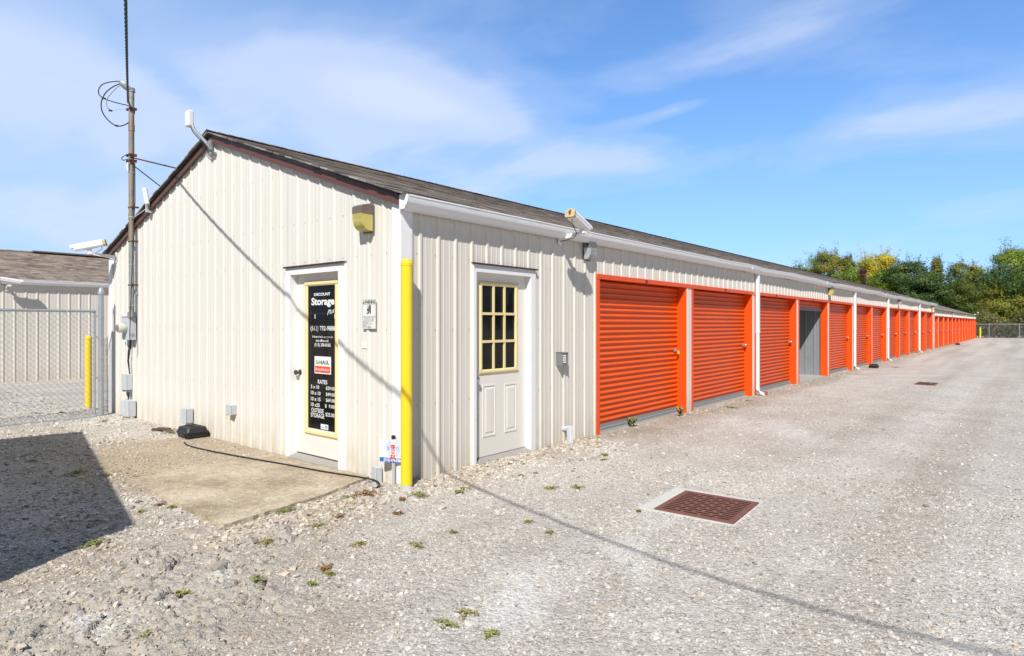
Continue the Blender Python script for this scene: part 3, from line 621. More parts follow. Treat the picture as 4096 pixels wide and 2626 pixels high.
def fit(o, x0, x1, y0, y1, yp, skew=0.):
    """scale lettering so that it fills the measured patch of the pane"""
    A = Gp(1200+x0/2.2, 1080+y1/2.2, yl); B = Gp(1200+x1/2.2, 1080+y1/2.2, yl); T = Gp(1200+(x0+x1)/4.4, 1080+y0/2.2, yl); Bm = Gp(1200+(x0+x1)/4.4, 1080+y1/2.2, yl)
    vs = o.data.vertices; xs = [v.co.x for v in vs]; zs = [v.co.z for v in vs]; mx, Mx, mz, Mz = min(xs), max(xs), min(zs), max(zs)
    X0, X1, Z0, Z1 = -A[1], -B[1], Bm[2], T[2]
    for v in vs: v.co.x = X0+(v.co.x-mx)/(Mx-mx)*(X1-X0); v.co.z = Z0+(v.co.z-mz)/(Mz-mz)*(Z1-Z0)+skew*(v.co.x-(X0+X1)/2)
    o.location = (0, yp, 0); return o
def lt(body, x0, x1, y0, y1, bold=.02, shear=0, mat='wht', yp=None, name='lettering', skew=0.): return fit(text(name, body, 1., M[mat], gdo, (0,0,0), bold=bold, shear=shear, ext=.0), x0, x1, y0, y1, ty if yp is None else yp, skew)
for args in (('DISCOUNT',120,262,202,228,.03), ('Storage',97,300,243,330,.035), ('(513) 732-9888',90,304,495,547,.012), ("If there isn't anyone in",106,284,580,605,.012), ('the office call:',136,250,612,635,.012), ('(513) 200-8185',124,266,647,684,.012),
    ('RATES',154,237,970,1006,.015), ('5 x 10',93,165,1014,1046,.015), ('$29.00',225,302,1030,1064,.01), ('10 x 10',93,177,1068,1101,.015), ('$49.00',225,302,1084,1118,.01), ('10 x 15',93,177,1121,1154,.015), ('$69.00',225,302,1136,1171,.01), ('10 x25',93,170,1172,1205,.015), ('$  9.00',217,302,1188,1223,.01),
    ('OUTSIDE',97,205,1220,1258,.015), ('STORAGE',92,210,1264,1303,.015), ('$25.00',222,300,1262,1300,.01)): lt(*args[:5], bold=args[5])
lt('Plus', 237, 300, 345, 388, .0, .35, skew=.25)
st = MB(); q0 = Gp(1200+127/2.2, 1080+910/2.2, yl); q1 = Gp(1200+270/2.2, 1080+768/2.2, yl); sx0, sx1, sz0, sz1 = -q0[1], -q1[1], q0[2], q1[2]; 
st.box(sx0, sx1, ty-.003, ty+.001, sz0, sz1, 0); st.box(sx0+.012, sx1-.012, ty-.0045, ty-.003, sz0+.012, sz0+(sz1-sz0)*.44, 1); st.build('rental_sticker', [M['wht'], M['sgnorange']], gdo)
lt('U-HAUL', 140, 256, 797, 833, .025, mat='blk', yp=ty-.0045, name='sticker_lettering')
lt('Moving Made Easier', 137, 260, 866, 896, .004, .35, yp=ty-.006, name='sticker_lettering')
st = MB(); zq = zpx(1718); st.box(cxm-.02, cxm+.115, ty-.002, ty+.001, zq, zq+.055, 0); st.box(cxm+.065, cxm+.105, ty-.0035, ty-.002, zq+.01, zq+.047, 1); st.box(cxm-.013, cxm+.055, ty-.0035, ty-.002, zq+.014, zq+.024, 1); st.build('small_sticker', [M['wht'], M['bluelt']], gdo)
for xx in (cxm-.13, cxm+.235): m_ = MB(); m_.box(xx-.008, xx+.008, ty-.002, ty+.001, zpx(1275), zpx(1258)); m_.build('tape_mark', M['greyplastic'], gdo)
# side door with nine panes
casing(bld, SX0, SX1, 2.13, 0, (0,0,0), wl=.043, wr=.088)
sd = MB(); yl2 = .055; q0 = Wp(1918, 1124, yl2-.01); q1 = Wp(2071, 1485, yl2-.01); wx0, wx1, wz0, wz1 = q0[0], q1[0], q1[2], q0[2]
sl0, sl1 = SX0+.040, SX1-.085
sd.box(sl0, wx0+.02, yl2, yl2+.042, .06, 2.045); sd.box(wx1-.02, sl1, yl2, yl2+.042, .06, 2.045); sd.box(wx0+.02, wx1-.02, yl2, yl2+.042, wz1-.02, 2.045); sd.box(wx0+.02, wx1-.02, yl2, yl2+.042, .06, wz0+.02)
# two raised panels
for (pa, pb) in (((1930,1542),(1981,1740)), ((2017,1536),(2066,1721))):
    u0 = Wp(pa[0], pa[1], yl2); u1 = Wp(pb[0], pb[1], yl2); x0, x1, z0, z1 = u0[0], u1[0], u1[2], u0[2]
    for k, (ins, yy) in enumerate(((0,-.006),(.022,-.001),(.05,-.007))):
        if k == 1: continue
        if k == 0:
            for bx in ((x0, x1, z0, z0+.016), (x0, x1, z1-.016, z1), (x0, x0+.016, z0+.016, z1-.016), (x1-.016, x1, z0+.016, z1-.016)): sd.box(bx[0], bx[1], yl2+yy, yl2+.0, bx[2], bx[3])
        else: sd.add([(x0+ins-.018, yl2-.0005, z0+ins-.018),(x1-ins+.018, yl2-.0005, z0+ins-.018),(x1-ins+.018, yl2-.0005, z1-ins+.018),(x0+ins-.018, yl2-.0005, z1-ins+.018),(x0+ins, yl2+yy, z0+ins),(x1-ins, yl2+yy, z0+ins),(x1-ins, yl2+yy, z1-ins),(x0+ins, yl2+yy, z1-ins)], [(4,5,6,7),(0,1,5,4),(1,2,6,5),(2,3,7,6),(3,0,4,7)])
sdo = sd.build('office_door', M['door'], bld)
fr = MB(); frame_ring(fr, wx0, wx1, wz0, wz1, .048, yl2-.018, yl2)
iw, ih = wx1-wx0-.096, wz1-wz0-.096
for k in (1, 2):
    xm = wx0+.048+iw*k/3; fr.box(xm-.014, xm+.014, yl2-.012, yl2+.004, wz0+.048, wz1-.048); zm = wz0+.048+ih*k/3; fr.box(wx0+.048, wx1-.048, yl2-.0145, yl2+.006, zm-.014, zm+.014)
fr.build('window_grille', M['cream'], sdo)
gl = MB(); gl.box(wx0+.045, wx1-.045, yl2+.010, yl2+.015, wz0+.045, wz1-.045); gl.build('door_glass', M['glass'], sdo)
ib = MB(); ib.box(wx1-.19, wx1-.13, yl2+.02, yl2+.025, wz1-.24, wz1-.09); ib.build('taped_note', M['wht'], sdo)
knob(sdo, sl0+.055, .905, yl2, M['chrome']); dbt = MB(); dbt.lathe([(.03,0),(.028,.012),(.001,.014)], 16, mat=Matrix.Translation((sl0+.055, yl2, 1.08)) @ Matrix.Rotation(PI/2, 4, 'X')); dbt.build('deadbolt', M['chrome'], sdo)
sl = MB(); sl.prism([(-.055,.0),(-.055,.02),(.075,.058),(.13,.058),(.13,.0)], SX0+.075, SX1-.09, 'x'); sl.build('door_sill', M['sill'], bld)
th = MB(); th.box(SX0+.02, SX1+.02, -.035, .0, -.06, .001); th.build('door_sweep', M['brown'], bld)
# ---------------------------------------------------------------- lower far section
b2 = empty('storage_building', 'lower far section of orange door storage units without a gutter, beyond the long cream building', 'building', (XE+.03, 0, 0))
X2 = 78.4-XE-.03; E2 = 2.35; R2 = 3.62; H2 = 1.975; ox = XE+.03
SEC = [43.45,46.64,49.57,52.63,55.4,58.46,61.3,64.17,67.27,70.3,73.3,75.8,78.3]; prev = XE+.05
for k, r in enumerate(SEC): roller(b2, prev-ox+.03, r-ox, 1.92, zb=-.03); prev = r+.32
s = MB(); ribwall(s, .02, X2, H2, E2-.02, 0, spt, sideY); s.build('upper_side_wall', M['panel2'], b2)
hd = MB(); hd.box(.0, X2, -.028, -.001, 1.915, H2+.004); hd.box(.02, X2, .0, .17, 1.922, 1.94); hd.build('door_header', M['orange'], b2)
for k, r in enumerate(SEC[:-1]): pc = MB(); pc.box(r-ox+.0225, r-ox+.34, -.012, .16, -.15, 1.914); pc.build('pier_panel', M['panel'], b2)
s = MB(); sl2 = (R2-E2)/(BW/2); ribwall(s, 0, BW, -.1, lambda u: E2+sl2*min(u, BW-u)-.03, gph, gpt, lambda u, o, z: (X2+o, u, z), extra=(BW/2,)); ribwall(s, 0, X2, -.1, E2-.02, 0, spt, lambda u, o, z: (u, BW+o, z)); s.build('end_wall', M['panel2'], b2)
make_roof(b2, 0, X2, 0, BW, E2, R2, .12, .05, M['shingle'], seedv=4)
# ---------------------------------------------------------------- building at left behind the gate
b3 = empty('storage_building', 'beige ribbed building with brown shingle roof behind the chain-link gate at left', 'building', (-.62, 15.8, 0))
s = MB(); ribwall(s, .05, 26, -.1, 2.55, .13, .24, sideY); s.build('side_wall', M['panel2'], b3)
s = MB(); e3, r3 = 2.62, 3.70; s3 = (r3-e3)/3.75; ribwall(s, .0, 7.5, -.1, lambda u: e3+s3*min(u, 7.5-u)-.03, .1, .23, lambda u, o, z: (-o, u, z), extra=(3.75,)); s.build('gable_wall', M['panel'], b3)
make_roof(b3, 0, 26, 0, 7.5, e3, r3, .12, .08, M['shingle2'], seedv=9)
gutter(b3, -.05, 26, -.03, 2.64, sags=False)
cr = MB(); cr.box(2.3, 9, 3.5, 4.0, r3+.02, r3+.065); cr.build('ridge_vent', M['shingle2'], b3)
ad = b3.children
me = cr and b3.children[-1].data; at = me.attributes.new('uvs', 'FLOAT_VECTOR', 'POINT'); at.data.foreach_set('vector', np.array([v.co[:] for v in me.vertices], np.float32).ravel())
# ---------------------------------------------------------------- bollards
def bollard(name_label, loc, r, h, stub=True):
    t = empty('bollard', name_label, 'bollard', loc, group='yellow bollards'); b = MB(); b.lathe([(r,.045),(r,h-.07),(r*1.0,h-.068),(r*1.05,h-.066),(r*1.05,h-.04),(r*.98,h-.036),(r*.93,h-.018),(r*.7,h-.005),(.001,h)], 28); b.build('sleeve', M['yellow'], t, smooth=True)
    c = MB(); c.lathe([(r*.97,-.1),(r*.97,.055)], 20); c.build('steel_pipe', M['greyplastic'], t, smooth=True); return t
bollard('tall yellow bollard against the white corner trim of the building', (-.052, -.132, -.01), .053, 2.10)
p = Gp(354, 1640, 0); bollard('yellow bollard standing behind the chain-link gate at left', (-.092, 8.25, -.01), .052, 1.30)
bollard('small yellow bollard at the far end of the orange doors', (79.3, -.33, -.06), .08, 1.15)
# ---------------------------------------------------------------- wall lamps
def wall_lamp(label, loc, rot, lens, w=.19, h=.26, d=.14):
    t = empty('wall_lamp', label, 'lamp', loc, rot, 'wall pack lamps'); b = MB(); z1 = h/2; zs = h*.18
    b.prism([(0,z1+.03),(-.008,z1+.03),(-.008,-z1-.0),(0,-z1)], -w/2, w/2, 'x'); b.prism([(-.009,z1),(-d*.85,z1),(-d,z1-.02),(-d,zs),(-.009,zs)], -w/2, w/2, 'x')
    hs = b.build('housing', M['lampgrey'], t); c = MB(); c.lathe([(.012,0),(.012,.004),(.001,.004)], 10, mat=Matrix.Translation((-w/2+.0, -d*.5, z1-.03)) @ Matrix.Rotation(-PI/2, 4, 'Y')); c.build('photocell', M['black'], t)
    P = [(-.009,zs-.001),(-d,zs-.001)]
    for k in range(9): a = k/8*PI/2; P.append((-.009-(d-.012)*math.cos(a)**.7, zs-.05-(h*.62-.05)*math.sin(a)))
    l = MB(); l.prism(P, -w/2+.004, w/2-.004, 'x')
    for k in range(5): z = zs-.010-k*.009; l.box(-w/2+.003, w/2-.003, -d-.0012+k*.0005, -d+.004, z, z+.003)
    l.build('lens', lens, t); return t
a = Gp(1443, 893); lampA = wall_lamp('wall lamp with yellowed lens on the gable wall right of the lettered door', (0-.02, a[1]-.155, a[2]+.01), GAB, M['lensyel'], w=.155)
a = Wp(2360, 1020); wall_lamp('wall lamp with clear lens at the left end of the orange doors', (a[0]-.11, -.02, a[2]+.03), 0, M['lensclr'], w=.15, h=.24, d=.11)
a = Wp(3314, 1172); wall_lamp('wall lamp with yellowed lens above the half-open unit', (a[0]-.05, -.02, 2.42), 0, M['lensyel'])
for (px, lb) in ((3591, 'wall lamp with pale lens high on the wall between the third and fourth downspout'), (3726, 'wall lamp with yellow lens where the long roof drops to the lower section')):
    a = Wp(px, 1222); wall_lamp(lb, (a[0], -.02, 2.40), 0, M['lensclr'] if px < 3600 else M['lensyel'])
for px, lb in ((3807, 'nearer of the two wall lamps on the lower far section'), (3858, 'farther of the two wall lamps on the lower far section')):
    a = Wp(px, 1258); wall_lamp(lb, (a[0], -.02, 2.2), 0, M['lensclr'] if px < 3830 else M['lensyel'])
# ---------------------------------------------------------------- security cameras
def cctv(label, base, rot, arm, body_dir, tilt, off=0., scale=1., group='security cameras'):
    """base on wall; local -y is out of the wall; arm = reach; body_dir = yaw of the housing in local space"""
    t = empty('security_camera', label, 'camera', base, rot, group); t.scale = (scale,)*3
    b = MB(); b.box(-.035, .035, -.01, 0, -.09, .09, bev=.003); b.prism([(-.01,-.03),(-.01,.035),(-arm+.03,.055),(-arm+.03,.02)], -.014, .014, 'x'); b.box(-.045+off*0, .045, -arm-.03, -arm+.03, .02, .055, bev=.006); b.cyl((0,-arm,.055), (0,-arm,.085), .022, 12); b.box(-.022,.022,-arm-.03,-arm+.03,.08,.118, bev=.004)
    b.build('bracket', M['whitep'], t)
    mt = Matrix.Translation((off, -arm, .175)) @ Matrix.Rotation(body_dir, 4, 'Z') @ Matrix.Rotation(tilt, 4, 'Y')   # body along local +x, tilt>0 points down
    P = [(-.055,-.055),(.055,-.055),(.068,-.035),(.068,-.012),(.062,.0),(-.062,.0),(-.068,-.012),(-.068,-.035)]; T = [(-.070,.001),(.070,.001),(.066,.03),(.045,.056),(-.045,.056),(-.066,.03)]
    h = MB(); h.prism(P, -.20, .22, 'x', mat=mt); h.prism(T, -.20, .27, 'x', mat=mt); h.box(-.10,.10,-.03,.03,-.062,-.056, mat=mt); hh = h.build('housing', M['whitep'], t)
    c = MB(); c.prism([(a*1.02, z*1.02) for a, z in P], -.245, -.201, 'x', mat=mt); c.prism([(a*.98, z*1.0) for a, z in T], -.245, -.201, 'x', mat=mt); c.build('rear_cap', M['tan'], t)
    w = MB(); w.box(-.2465, -.2455, -.012, .010, -.03, .04, mat=mt); w.box(-.247,-.2455,.0,.02,-.01,.03, mat=mt); w.build('wasp_nest', M['rust'], t)
    g = MB(); g.box(.221, .224, -.045, .045, -.045, -.004, mat=mt); g.build('lens_window', M['black'], t)
    s_ = mt @ Vector((-.17,0,-.056)); w = MB(); w.tube([s_, s_+Vector((.0,0,-.05)), (off*.3-.03,-arm+.06,.03), (0,-arm*.6,-.02), (0,-.03,-.045), (0,-.008,-.04)], .005, 6); w.build('cable', M['rubber'], t); return t
a = Wp(2232, 960); cctv('white security camera with tan rear cap under the gutter beside the side door', (a[0], -.02, 2.555), 0, .38, math.radians(6), math.radians(17), off=-.11, scale=.93)
a = Gp(470, 1020); camL = cctv('white security camera sticking out from the left corner of the gable wall', (-.02, a[1], 2.59), GAB, .40, math.radians(-118), math.radians(15), off=0., scale=.95)
cctv('security camera under the gutter of the building behind the gate', (.30, 15.78, 2.42), 0, .30, math.radians(0), math.radians(8))
cctv('tiny security camera on the roof edge at the far end of the lower section', (74.5, -.1, 2.4), 0, .3, math.radians(180), 0)
# ---------------------------------------------------------------- keypad, boxes on the walls
kp = empty('keypad', 'grey gate keypad box on the side wall right of the nine-pane door', 'keypad', (2.52, 0, 1.06)); b = MB()
b.prism([(0,-.07),(-.085,-.07),(-.075,-.01),(-.095,.075),(0,.075)], -.055, .055, 'x'); b.box(-.062,-.055,-.10,0,-.075,.085); b.box(.055,.062,-.10,0,-.075,.085); b.box(-.062,.062,-.10,0,.076,.084)
b.build('case', M['greydark'], kp); b = MB()
for i in range(3):
    for j in range(4): b.box(-.032+i*.022, -.018+i*.022, -.092, -.078, -.045+j*.027, -.028+j*.027)
b.build('button_pad', M['wht'], kp)
def jbox(label, loc, rot, w, h, d, name='junction_box', cat='junction box', mat='greyplastic', lid=True, conduit=None, group='grey electrical boxes', tiltlid=0):
    t = empty(name, label, cat, loc, rot, group); b = MB(); b.box(-w/2, w/2, -d, 0, -h/2, h/2, bev=.006); b.build('box', M[mat], t)
    if lid: c = MB(); c.box(-w/2-.004, w/2+.004, -d-.012, -d-.001, -h/2-.004, h/2+.004, bev=.004); c.box(-.012,.012,-d-.018,-d-.012,-h/2+.01,-h/2+.03); c.build('lid', M[mat], t)
    if conduit:
        for (cx0, r, z1) in conduit: c = MB(); c.cyl((cx0, -d*.5, -h/2-.001), (cx0, -d*.5, z1), r, 14); c.cyl((cx0, -d*.5, -h/2-.001), (cx0, -d*.5, -h/2-.03), r*1.25, 14); c.build('conduit', M[mat], t, smooth=True)
    return t
# meter socket
mt_ = empty('electric_meter', 'grey electric meter box with round glass meter at the foot of the mast', 'meter', (0, 6.46, 1.43), GAB); b = MB(); b.box(-.155,.155,-.115,-.019,-.185,.175); b.box(-.165,.165,-.125,-.0,.176,.184); b.box(-.157,-.15,-.12,-.115,-.18,.17); b.build('box', M['greyplastic'], mt_)
b = MB(); b.lathe([(.088,0),(.088,.012),(.08,.02)], 24, mat=Matrix.Translation((0,-.115,0)) @ Matrix.Rotation(PI/2,4,'X')); b.build('ring', M['galv'], mt_, smooth=True)
b = MB(); b.lathe([(.074,.01),(.074,.09),(.068,.105),(.001,.107)], 24, mat=Matrix.Translation((0,-.12,0)) @ Matrix.Rotation(PI/2,4,'X')); b.build('meter_glass', M['meterglass'], mt_, smooth=True)
b = MB(); b.lathe([(.05,0),(.05,.012),(.001,.013)], 16, mat=Matrix.Translation((0,-.227,0)) @ Matrix.Rotation(PI/2,4,'X')); b.build('dial', M['greydark'], mt_)
b = MB(); b.lathe([(.032,0),(.032,.003),(.028,.003)], 20, mat=Matrix.Translation((.155,-.07,-.11)) @ Matrix.Rotation(PI/2,4,'Y')); b.build('knockout', M['galv'], mt_)
b = MB(); b.box(.0,.025,-.118,-.112,-.265,-.225); b.tube([(.012,-.115,-.225),(.012,-.115,-.19)], .002, 5); b.build('tag', M['bluetxt'], mt_)
def yat(px, X): return Gp(px, 1300, X)[1]
nb = jbox('small grey utility box on the gable wall below the electric meter', (-.019, yat(512, -.05), .575), GAB, .20, .25, .08)
b = MB(); b.box(.06,.09,-.085,-.02,-.16,-.126); b.box(-.08,-.05,-.085,-.02,-.155,-.126); b.build('cable_boot', M['greydark'], nb)
yb = yat(520, -.07); n2 = jbox('twin grey utility pedestal box with two conduits in the gravel under the meter', (-.019, yb, .17), GAB, .20, .25, .10, conduit=[(-.055,.036,-.30),(.055,.036,-.30)])
b = MB(); b.box(-.20,-.108,-.12,-.03,-.12,.12, bev=.012); b.build('second_box', M['greyplastic'], n2)
yb = yat(756, -.05); n3 = jbox('grey junction box on a conduit behind the black bait station', (-.019, yb, .245), GAB, .115, .20, .09, conduit=[(.01,.028,-.30)])
b = MB(); b.box(-.115,-.063,-.10,-.03,-.10,.09, bev=.008); b.build('second_box', M['greyplastic'], n3)
n4 = jbox('small grey outlet box low on the gable wall left of the lettered door', (-.0, yat(925, -.04), .425), GAB, .12, .125, .07)
b = MB(); b.tube([(-.06,-.06,-.07),(-.075,-.07,-.09),(-.075,-.07,-.115),(-.06,-.065,-.125),(-.05,-.06,-.10)], .004, 6); b.build('yellow_cord', M['brass'], n4)
n5 = jbox('tilted grey box at ground level by the corner behind the yard sign', (-.03, .27, .055), GAB-.2, .075, .17, .06, conduit=[(.0,.02,-.14)])
cb = empty('conduit_body', 'pale grey conduit elbow coming out of the side wall right of the keypad', 'conduit', (2.62, 0, .10), group='grey electrical boxes'); b = MB(); b.box(-.035,.035,-.125,-.065,-.10,.13,bev=.012); b.cyl((0,-.065,.085),(0,0,.085),.034,14); b.cyl((0,-.095,-.10),(0,-.095,-.2),.026,14); b.cyl((0,-.095,-.10),(0,-.095,-.13),.031,14); b.build('elbow', M['greyplastic'], cb, smooth=True)
b = MB(); b.box(-.034,.034,-.131,-.126,-.095,.125); b.build('cover', M['whitep'], cb)
# ---------------------------------------------------------------- mast, service cable, guy
MX = -.085; MY = yat(526, MX)
mast = empty('service_mast', 'tall weathered conduit mast with weatherhead rising in front of the gable wall', 'mast', (MX, MY, 0)); MT = 5.14
b = MB(); b.cyl((0,0,1.60), (0,0,MT), .040, 18); b.build('pipe', M['mast'], mast, smooth=True)
b = MB(); b.cyl((0,0,4.50), (0,0,4.60), .045, 16); b.cyl((0,0,1.60),(0,0,1.68),.055,16); b.cyl((0,0,3.12),(0,0,3.2),.044,16); b.build('coupling', M['mast'], mast, smooth=True)
for z in (3.31, 2.78, 2.10):
    b = MB(); b.tube([(.043*math.cos(a), .043*math.sin(a), z) for a in [k*PI/8 for k in range(17)]], .007, 6); b.box(-.02, .08, -.075, -.045, z-.012, z+.012); b.box(-.02,.02,.04,.085,z-.014,z+.014); b.build('pipe_clamp', M['rust'], mast)
for z in (4.84, 4.12, 4.03):
    b = MB(); b.box(-.055,.055,-.012+.045,.012+.05,z-.02,z+.02); b.box(-.055,.055,-.06,-.042,z-.02,z+.02); b.tube([(-.04,-.10,z),(-.04,.10,z)], .008, 6); b.tube([(.04,-.10,z),(.04,.10,z)], .008, 6); b.build('rusty_clamp', M['rust'], mast)
for z in (3.85, 3.16, 2.42, 1.78):
    b = MB(); b.tube([(.044*math.cos(a), .044*math.sin(a), z) for a in [k*PI/8 for k in range(17)]], .003, 5); b.build('cable_tie', M['whitep'], mast)
# viewer-left direction on the mast is -X mostly
lf = Vector((-.945, .327, 0))
wh = MB(); 
for k in range(9):
    pass
def ell(mb, c, ax, n=14, m=9, mi=0, lower=-1.):
    V = []; 
    for i in range(m+1):
        th = PI*i/m; z = max(math.cos(th), lower)
        for j in range(n): ph = 2*PI*j/n; V.append(Vector(c) + ax[0]*(math.sin(th)*math.cos(ph)) + ax[1]*(math.sin(th)*math.sin(ph)) + ax[2]*z)
    Fs = [(i*n+j, i*n+(j+1)%n, (i+1)*n+(j+1)%n, (i+1)*n+j) for i in range(m) for j in range(n)]; mb.add(V, Fs, mi)
up = Vector((0,0,1)); sidev = Vector((.327,.945,0)); d1 = (lf*.8+up*.55).normalized(); d2 = d1.cross(sidev).normalized()
ell(wh, (-.055, .02, MT+.045), [d1*.135, sidev*.062, d2*.062], lower=-.25)
wh.cyl((0,0,MT-.03),(0,0,MT+.03),.048,14); wh.build('weatherhead', M['galv'], mast, smooth=True)
def pxv(dx, dz): return Vector((0,0,0)) + lf*dx + up*dz   # offset in the mast's own left / up plane
def loop(name, pts, r, mat):
    b = MB(); q = [pxv(a, z) for a, z in pts]; out = []
    for i in range(len(q)-1):
        p0 = q[max(0,i-1)]; p1 = q[i]; p2 = q[i+1]; p3 = q[min(len(q)-1,i+2)]
        for s_ in range(5): t = s_/5; out.append(.5*((2*p1)+(p2-p0)*t+(2*p0-5*p1+4*p2-p3)*t*t+(3*p1-p0-3*p2+p3)*t**3))
    out.append(q[-1]); b.tube(out, r, 7); return b.build(name, mat, mast, smooth=True)
k = .0018
def zz(y): return H + (cy_ - (y*.4545))/f_*9.85
def ll(x): return (387 - x)*.4545/f_*9.85
LP = lambda pts: [(ll(x), zz(y)) for x, y in pts]
loop('wire_loop', LP([(320,745),(240,765),(175,800),(148,850),(150,890),(180,918),(250,935),(330,945),(395,948)]), .0075, M['rubber'])
loop('wire_loop', LP([(330,760),(270,790),(210,850),(180,905),(165,970),(175,1040),(215,1100),(270,1138),(320,1130),(370,1090),(405,1020),(412,960)]), .0085, M['rubber'])
loop('wire_loop', LP([(338,765),(290,795),(240,860),(208,920),(205,980),(230,1014)]), .007, M['galv'])
loop('wire_loop', LP([(230,1014),(300,992),(390,962)]), .004, M['galv'])
loop('wire_loop', LP([(375,1365),(340,1385),(315,1410),(325,1430),(370,1410)]), .006, M['rubber'])
b = MB()
for (x, y) in ((185,918),(278,1138),(232,1014)): c = pxv(ll(x), zz(y)); b.tube([c+lf*.025, c-lf*.025], .014, 8)
b.build('wire_splice', M['rubber'], mast, smooth=True)
b = MB(); c = pxv(0, 3.93); b.box(-.062,-.052,-.03,.0,3.86,4.0); b.box(-.06,-.05,.0,.03,3.9,3.98); b.build('paper_tag', M['wht'], mast)
# twisted service cable: leaves the mast towards the street, over the photographer
dirx = (CX-MX, CY-MY); dn = math.hypot(*dirx); ux, uy = dirx[0]/dn, dirx[1]/dn
dist_m = dn
CP = np.polyfit([0,2.12,3,3.95,4.65,5.8,7.5,8.4,9.04,9.8,10.64,11.5,12.25,12.86,13.57,14.54], [4.93,4.49,4.35,4.25,4.20,4.19,4.22,4.21,4.16,4.18,4.27,4.42,4.56,4.71,4.96,5.35], 5)
def cable_z(s):  # height as a function of the distance from the mast, fitted to where the shadow falls
    return float(np.polyval(CP, s)) if s < 14.5 else float(np.polyval(CP, 14.5)) + (s-14.5)*.36
strand = [[], [], []]; n = 560; Lc = 22.
for i in range(n+1):
    s_ = Lc*i/n; c = Vector((MX-.045+ux*s_, MY+uy*s_-.03*0, cable_z(s_))); tg = Vector((ux, uy, (cable_z(s_+.05)-cable_z(s_))/.05)).normalized(); sd_ = Vector((-uy, ux, 0)); upv = tg.cross(sd_)
    for q in range(3): a = 2*PI*(s_/.30)+q*2*PI/3; strand[q].append(c + (sd_*math.cos(a)+upv*math.sin(a))*.0078)
sc = MB(); [sc.tube(st_, .0068, 6) for st_ in strand]
sco = sc.build('service_cable', M['rubber'], None, smooth=True); tag(sco, 'dark twisted overhead power cable running up from the mast and out of the picture', 'cable')
def rod(name, label, cat, p0, p1, r, mat, group=None):
    b = MB(); o = b.tube([p0, p1], r, 8).build(name, mat, None, smooth=True); return tag(o, label, cat, group)
p1 = Gp(690, 682, -.02); p0 = (MX, MY-.04, 4.08); y_ = 4.75; rod('guy_rod', 'rusty brown brace rod from the mast clamp to the roof edge', 'brace', p0, (.30, 4.72, rooftop(4.72)+.03), .011, M['rust'])
rod('guy_wire', 'dark cable stay from the mast down to the roof', 'cable', (MX, MY-.04, 3.97), (.12, 5.38, rooftop(5.38)+.03), .009, M['rubber'])
b = MB(); b.tube([(MX+.03, MY-.05, 4.0),(MX+.03, MY-.06, 3.4),(-.075, MY-.075, 3.15),(-.13, MY-.085, 1.65),(-.14, MY-.085, 1.3),(-.115, MY-.08, 1.1)], .006, 6); tag(b.build('cable', M['rubber'], None, smooth=True), 'thin black cable hanging down the right side of the mast', 'cable')
b = MB(); yy = yat(551, -.02); b.tube([(-.024, yy, 3.05),(-.024, yy, 2.1),(-.024, yy+.0, 1.2),(-.024, yy-.01, 1.03)], .005, 6); c0 = Vector((-.03, yy, 1.97)); b.tube([c0+Vector((0,0,.02)), c0-Vector((0,0,.02))], .018, 8); tag(b.build('ground_wire', M['galv'], None), 'thin grey wire running down the gable wall right of the mast', 'cable')
b = MB(); b.tube([(-.06,6.42,1.25),(-.06,6.50,1.05),(-.055,6.53,.9),(-.05,6.47,.70)], .010, 7); b.tube([(-.05,6.40,1.25),(-.05,6.47,1.05),(-.05,6.52,.92),(-.05,6.47,.70)], .008, 7); b.tube([(-.05,6.56,.45),(-.06,6.56,.38),(-.05,6.52,.33),(-.05,6.54,.29)], .01, 7); b.tube([(-.05,6.50,.45),(-.06,6.49,.38),(-.05,6.53,.33)], .008, 7); tag(b.build('cable', M['rubber'], None, smooth=True), 'black cables dropping from the electric meter to the utility boxes', 'cable')
# ---------------------------------------------------------------- antennas on the roof edge
an = empty('antenna', 'white wireless antenna panel on a bent grey arm at the gable peak', 'antenna', (-.03, 3.62, 3.72)); 
pA_ = [Vector((-.03,0,0)), Vector((-.10,.03,.07)), Vector((-.13,.30,.38)), Vector((-.13,.36,.50)), Vector((-.13,.37,.60))]
pts = [Gp(845, 598, -.08), Gp(828, 575, -.13), Gp(800, 545, -.15), Gp(777, 520, -.15), Gp(768, 500, -.15), Gp(766, 480, -.15)]; o_ = Vector((-.03,3.62,3.72))
b = MB(); b.tube([Vector(p)-o_ for p in pts], .021, 12); b.build('arm', M['galv'], an, smooth=True)
bs = Gp(848, 595, -.04); b = MB(); v0 = Vector(bs)-o_; b.box(v0.x-.03, v0.x+.0, v0.y-.02, v0.y+.06, v0.z-.05, v0.z+.10); b.box(v0.x-.04, v0.x+.03, v0.y-.06, v0.y+.05, v0.z-.075, v0.z-.05); b.build('foot', M['galv'], an)
c0 = Vector(Gp(762, 479, -.16))-o_; b = MB(); b.box(c0.x-.05, c0.x+.02, c0.y-.055, c0.y+.055, c0.z-.10, c0.z+.11, bev=.012); b.build('panel', M['whitep'], an)
b = MB(); b.tube([Vector(Gp(762,508,-.16))-o_, Vector(Gp(772,530,-.17))-o_, Vector(Gp(800,560,-.17))-o_, Vector(Gp(822,590,-.13))-o_, Vector(Gp(835,612,-.08))-o_, Vector(Gp(848,605,-.04))-o_], .006, 6); b.build('cable', M['rubber'], an)
a0 = Gp(579, 757, -.1); a1 = Gp(590, 818, -.1); a2 = Gp(598, 838, -.05); wt = empty('antenna', 'short white tube antenna clipped to the left slope of the gable', 'antenna', (-.05, a2[1], a2[2])); o_ = Vector((-.05, a2[1], a2[2]))
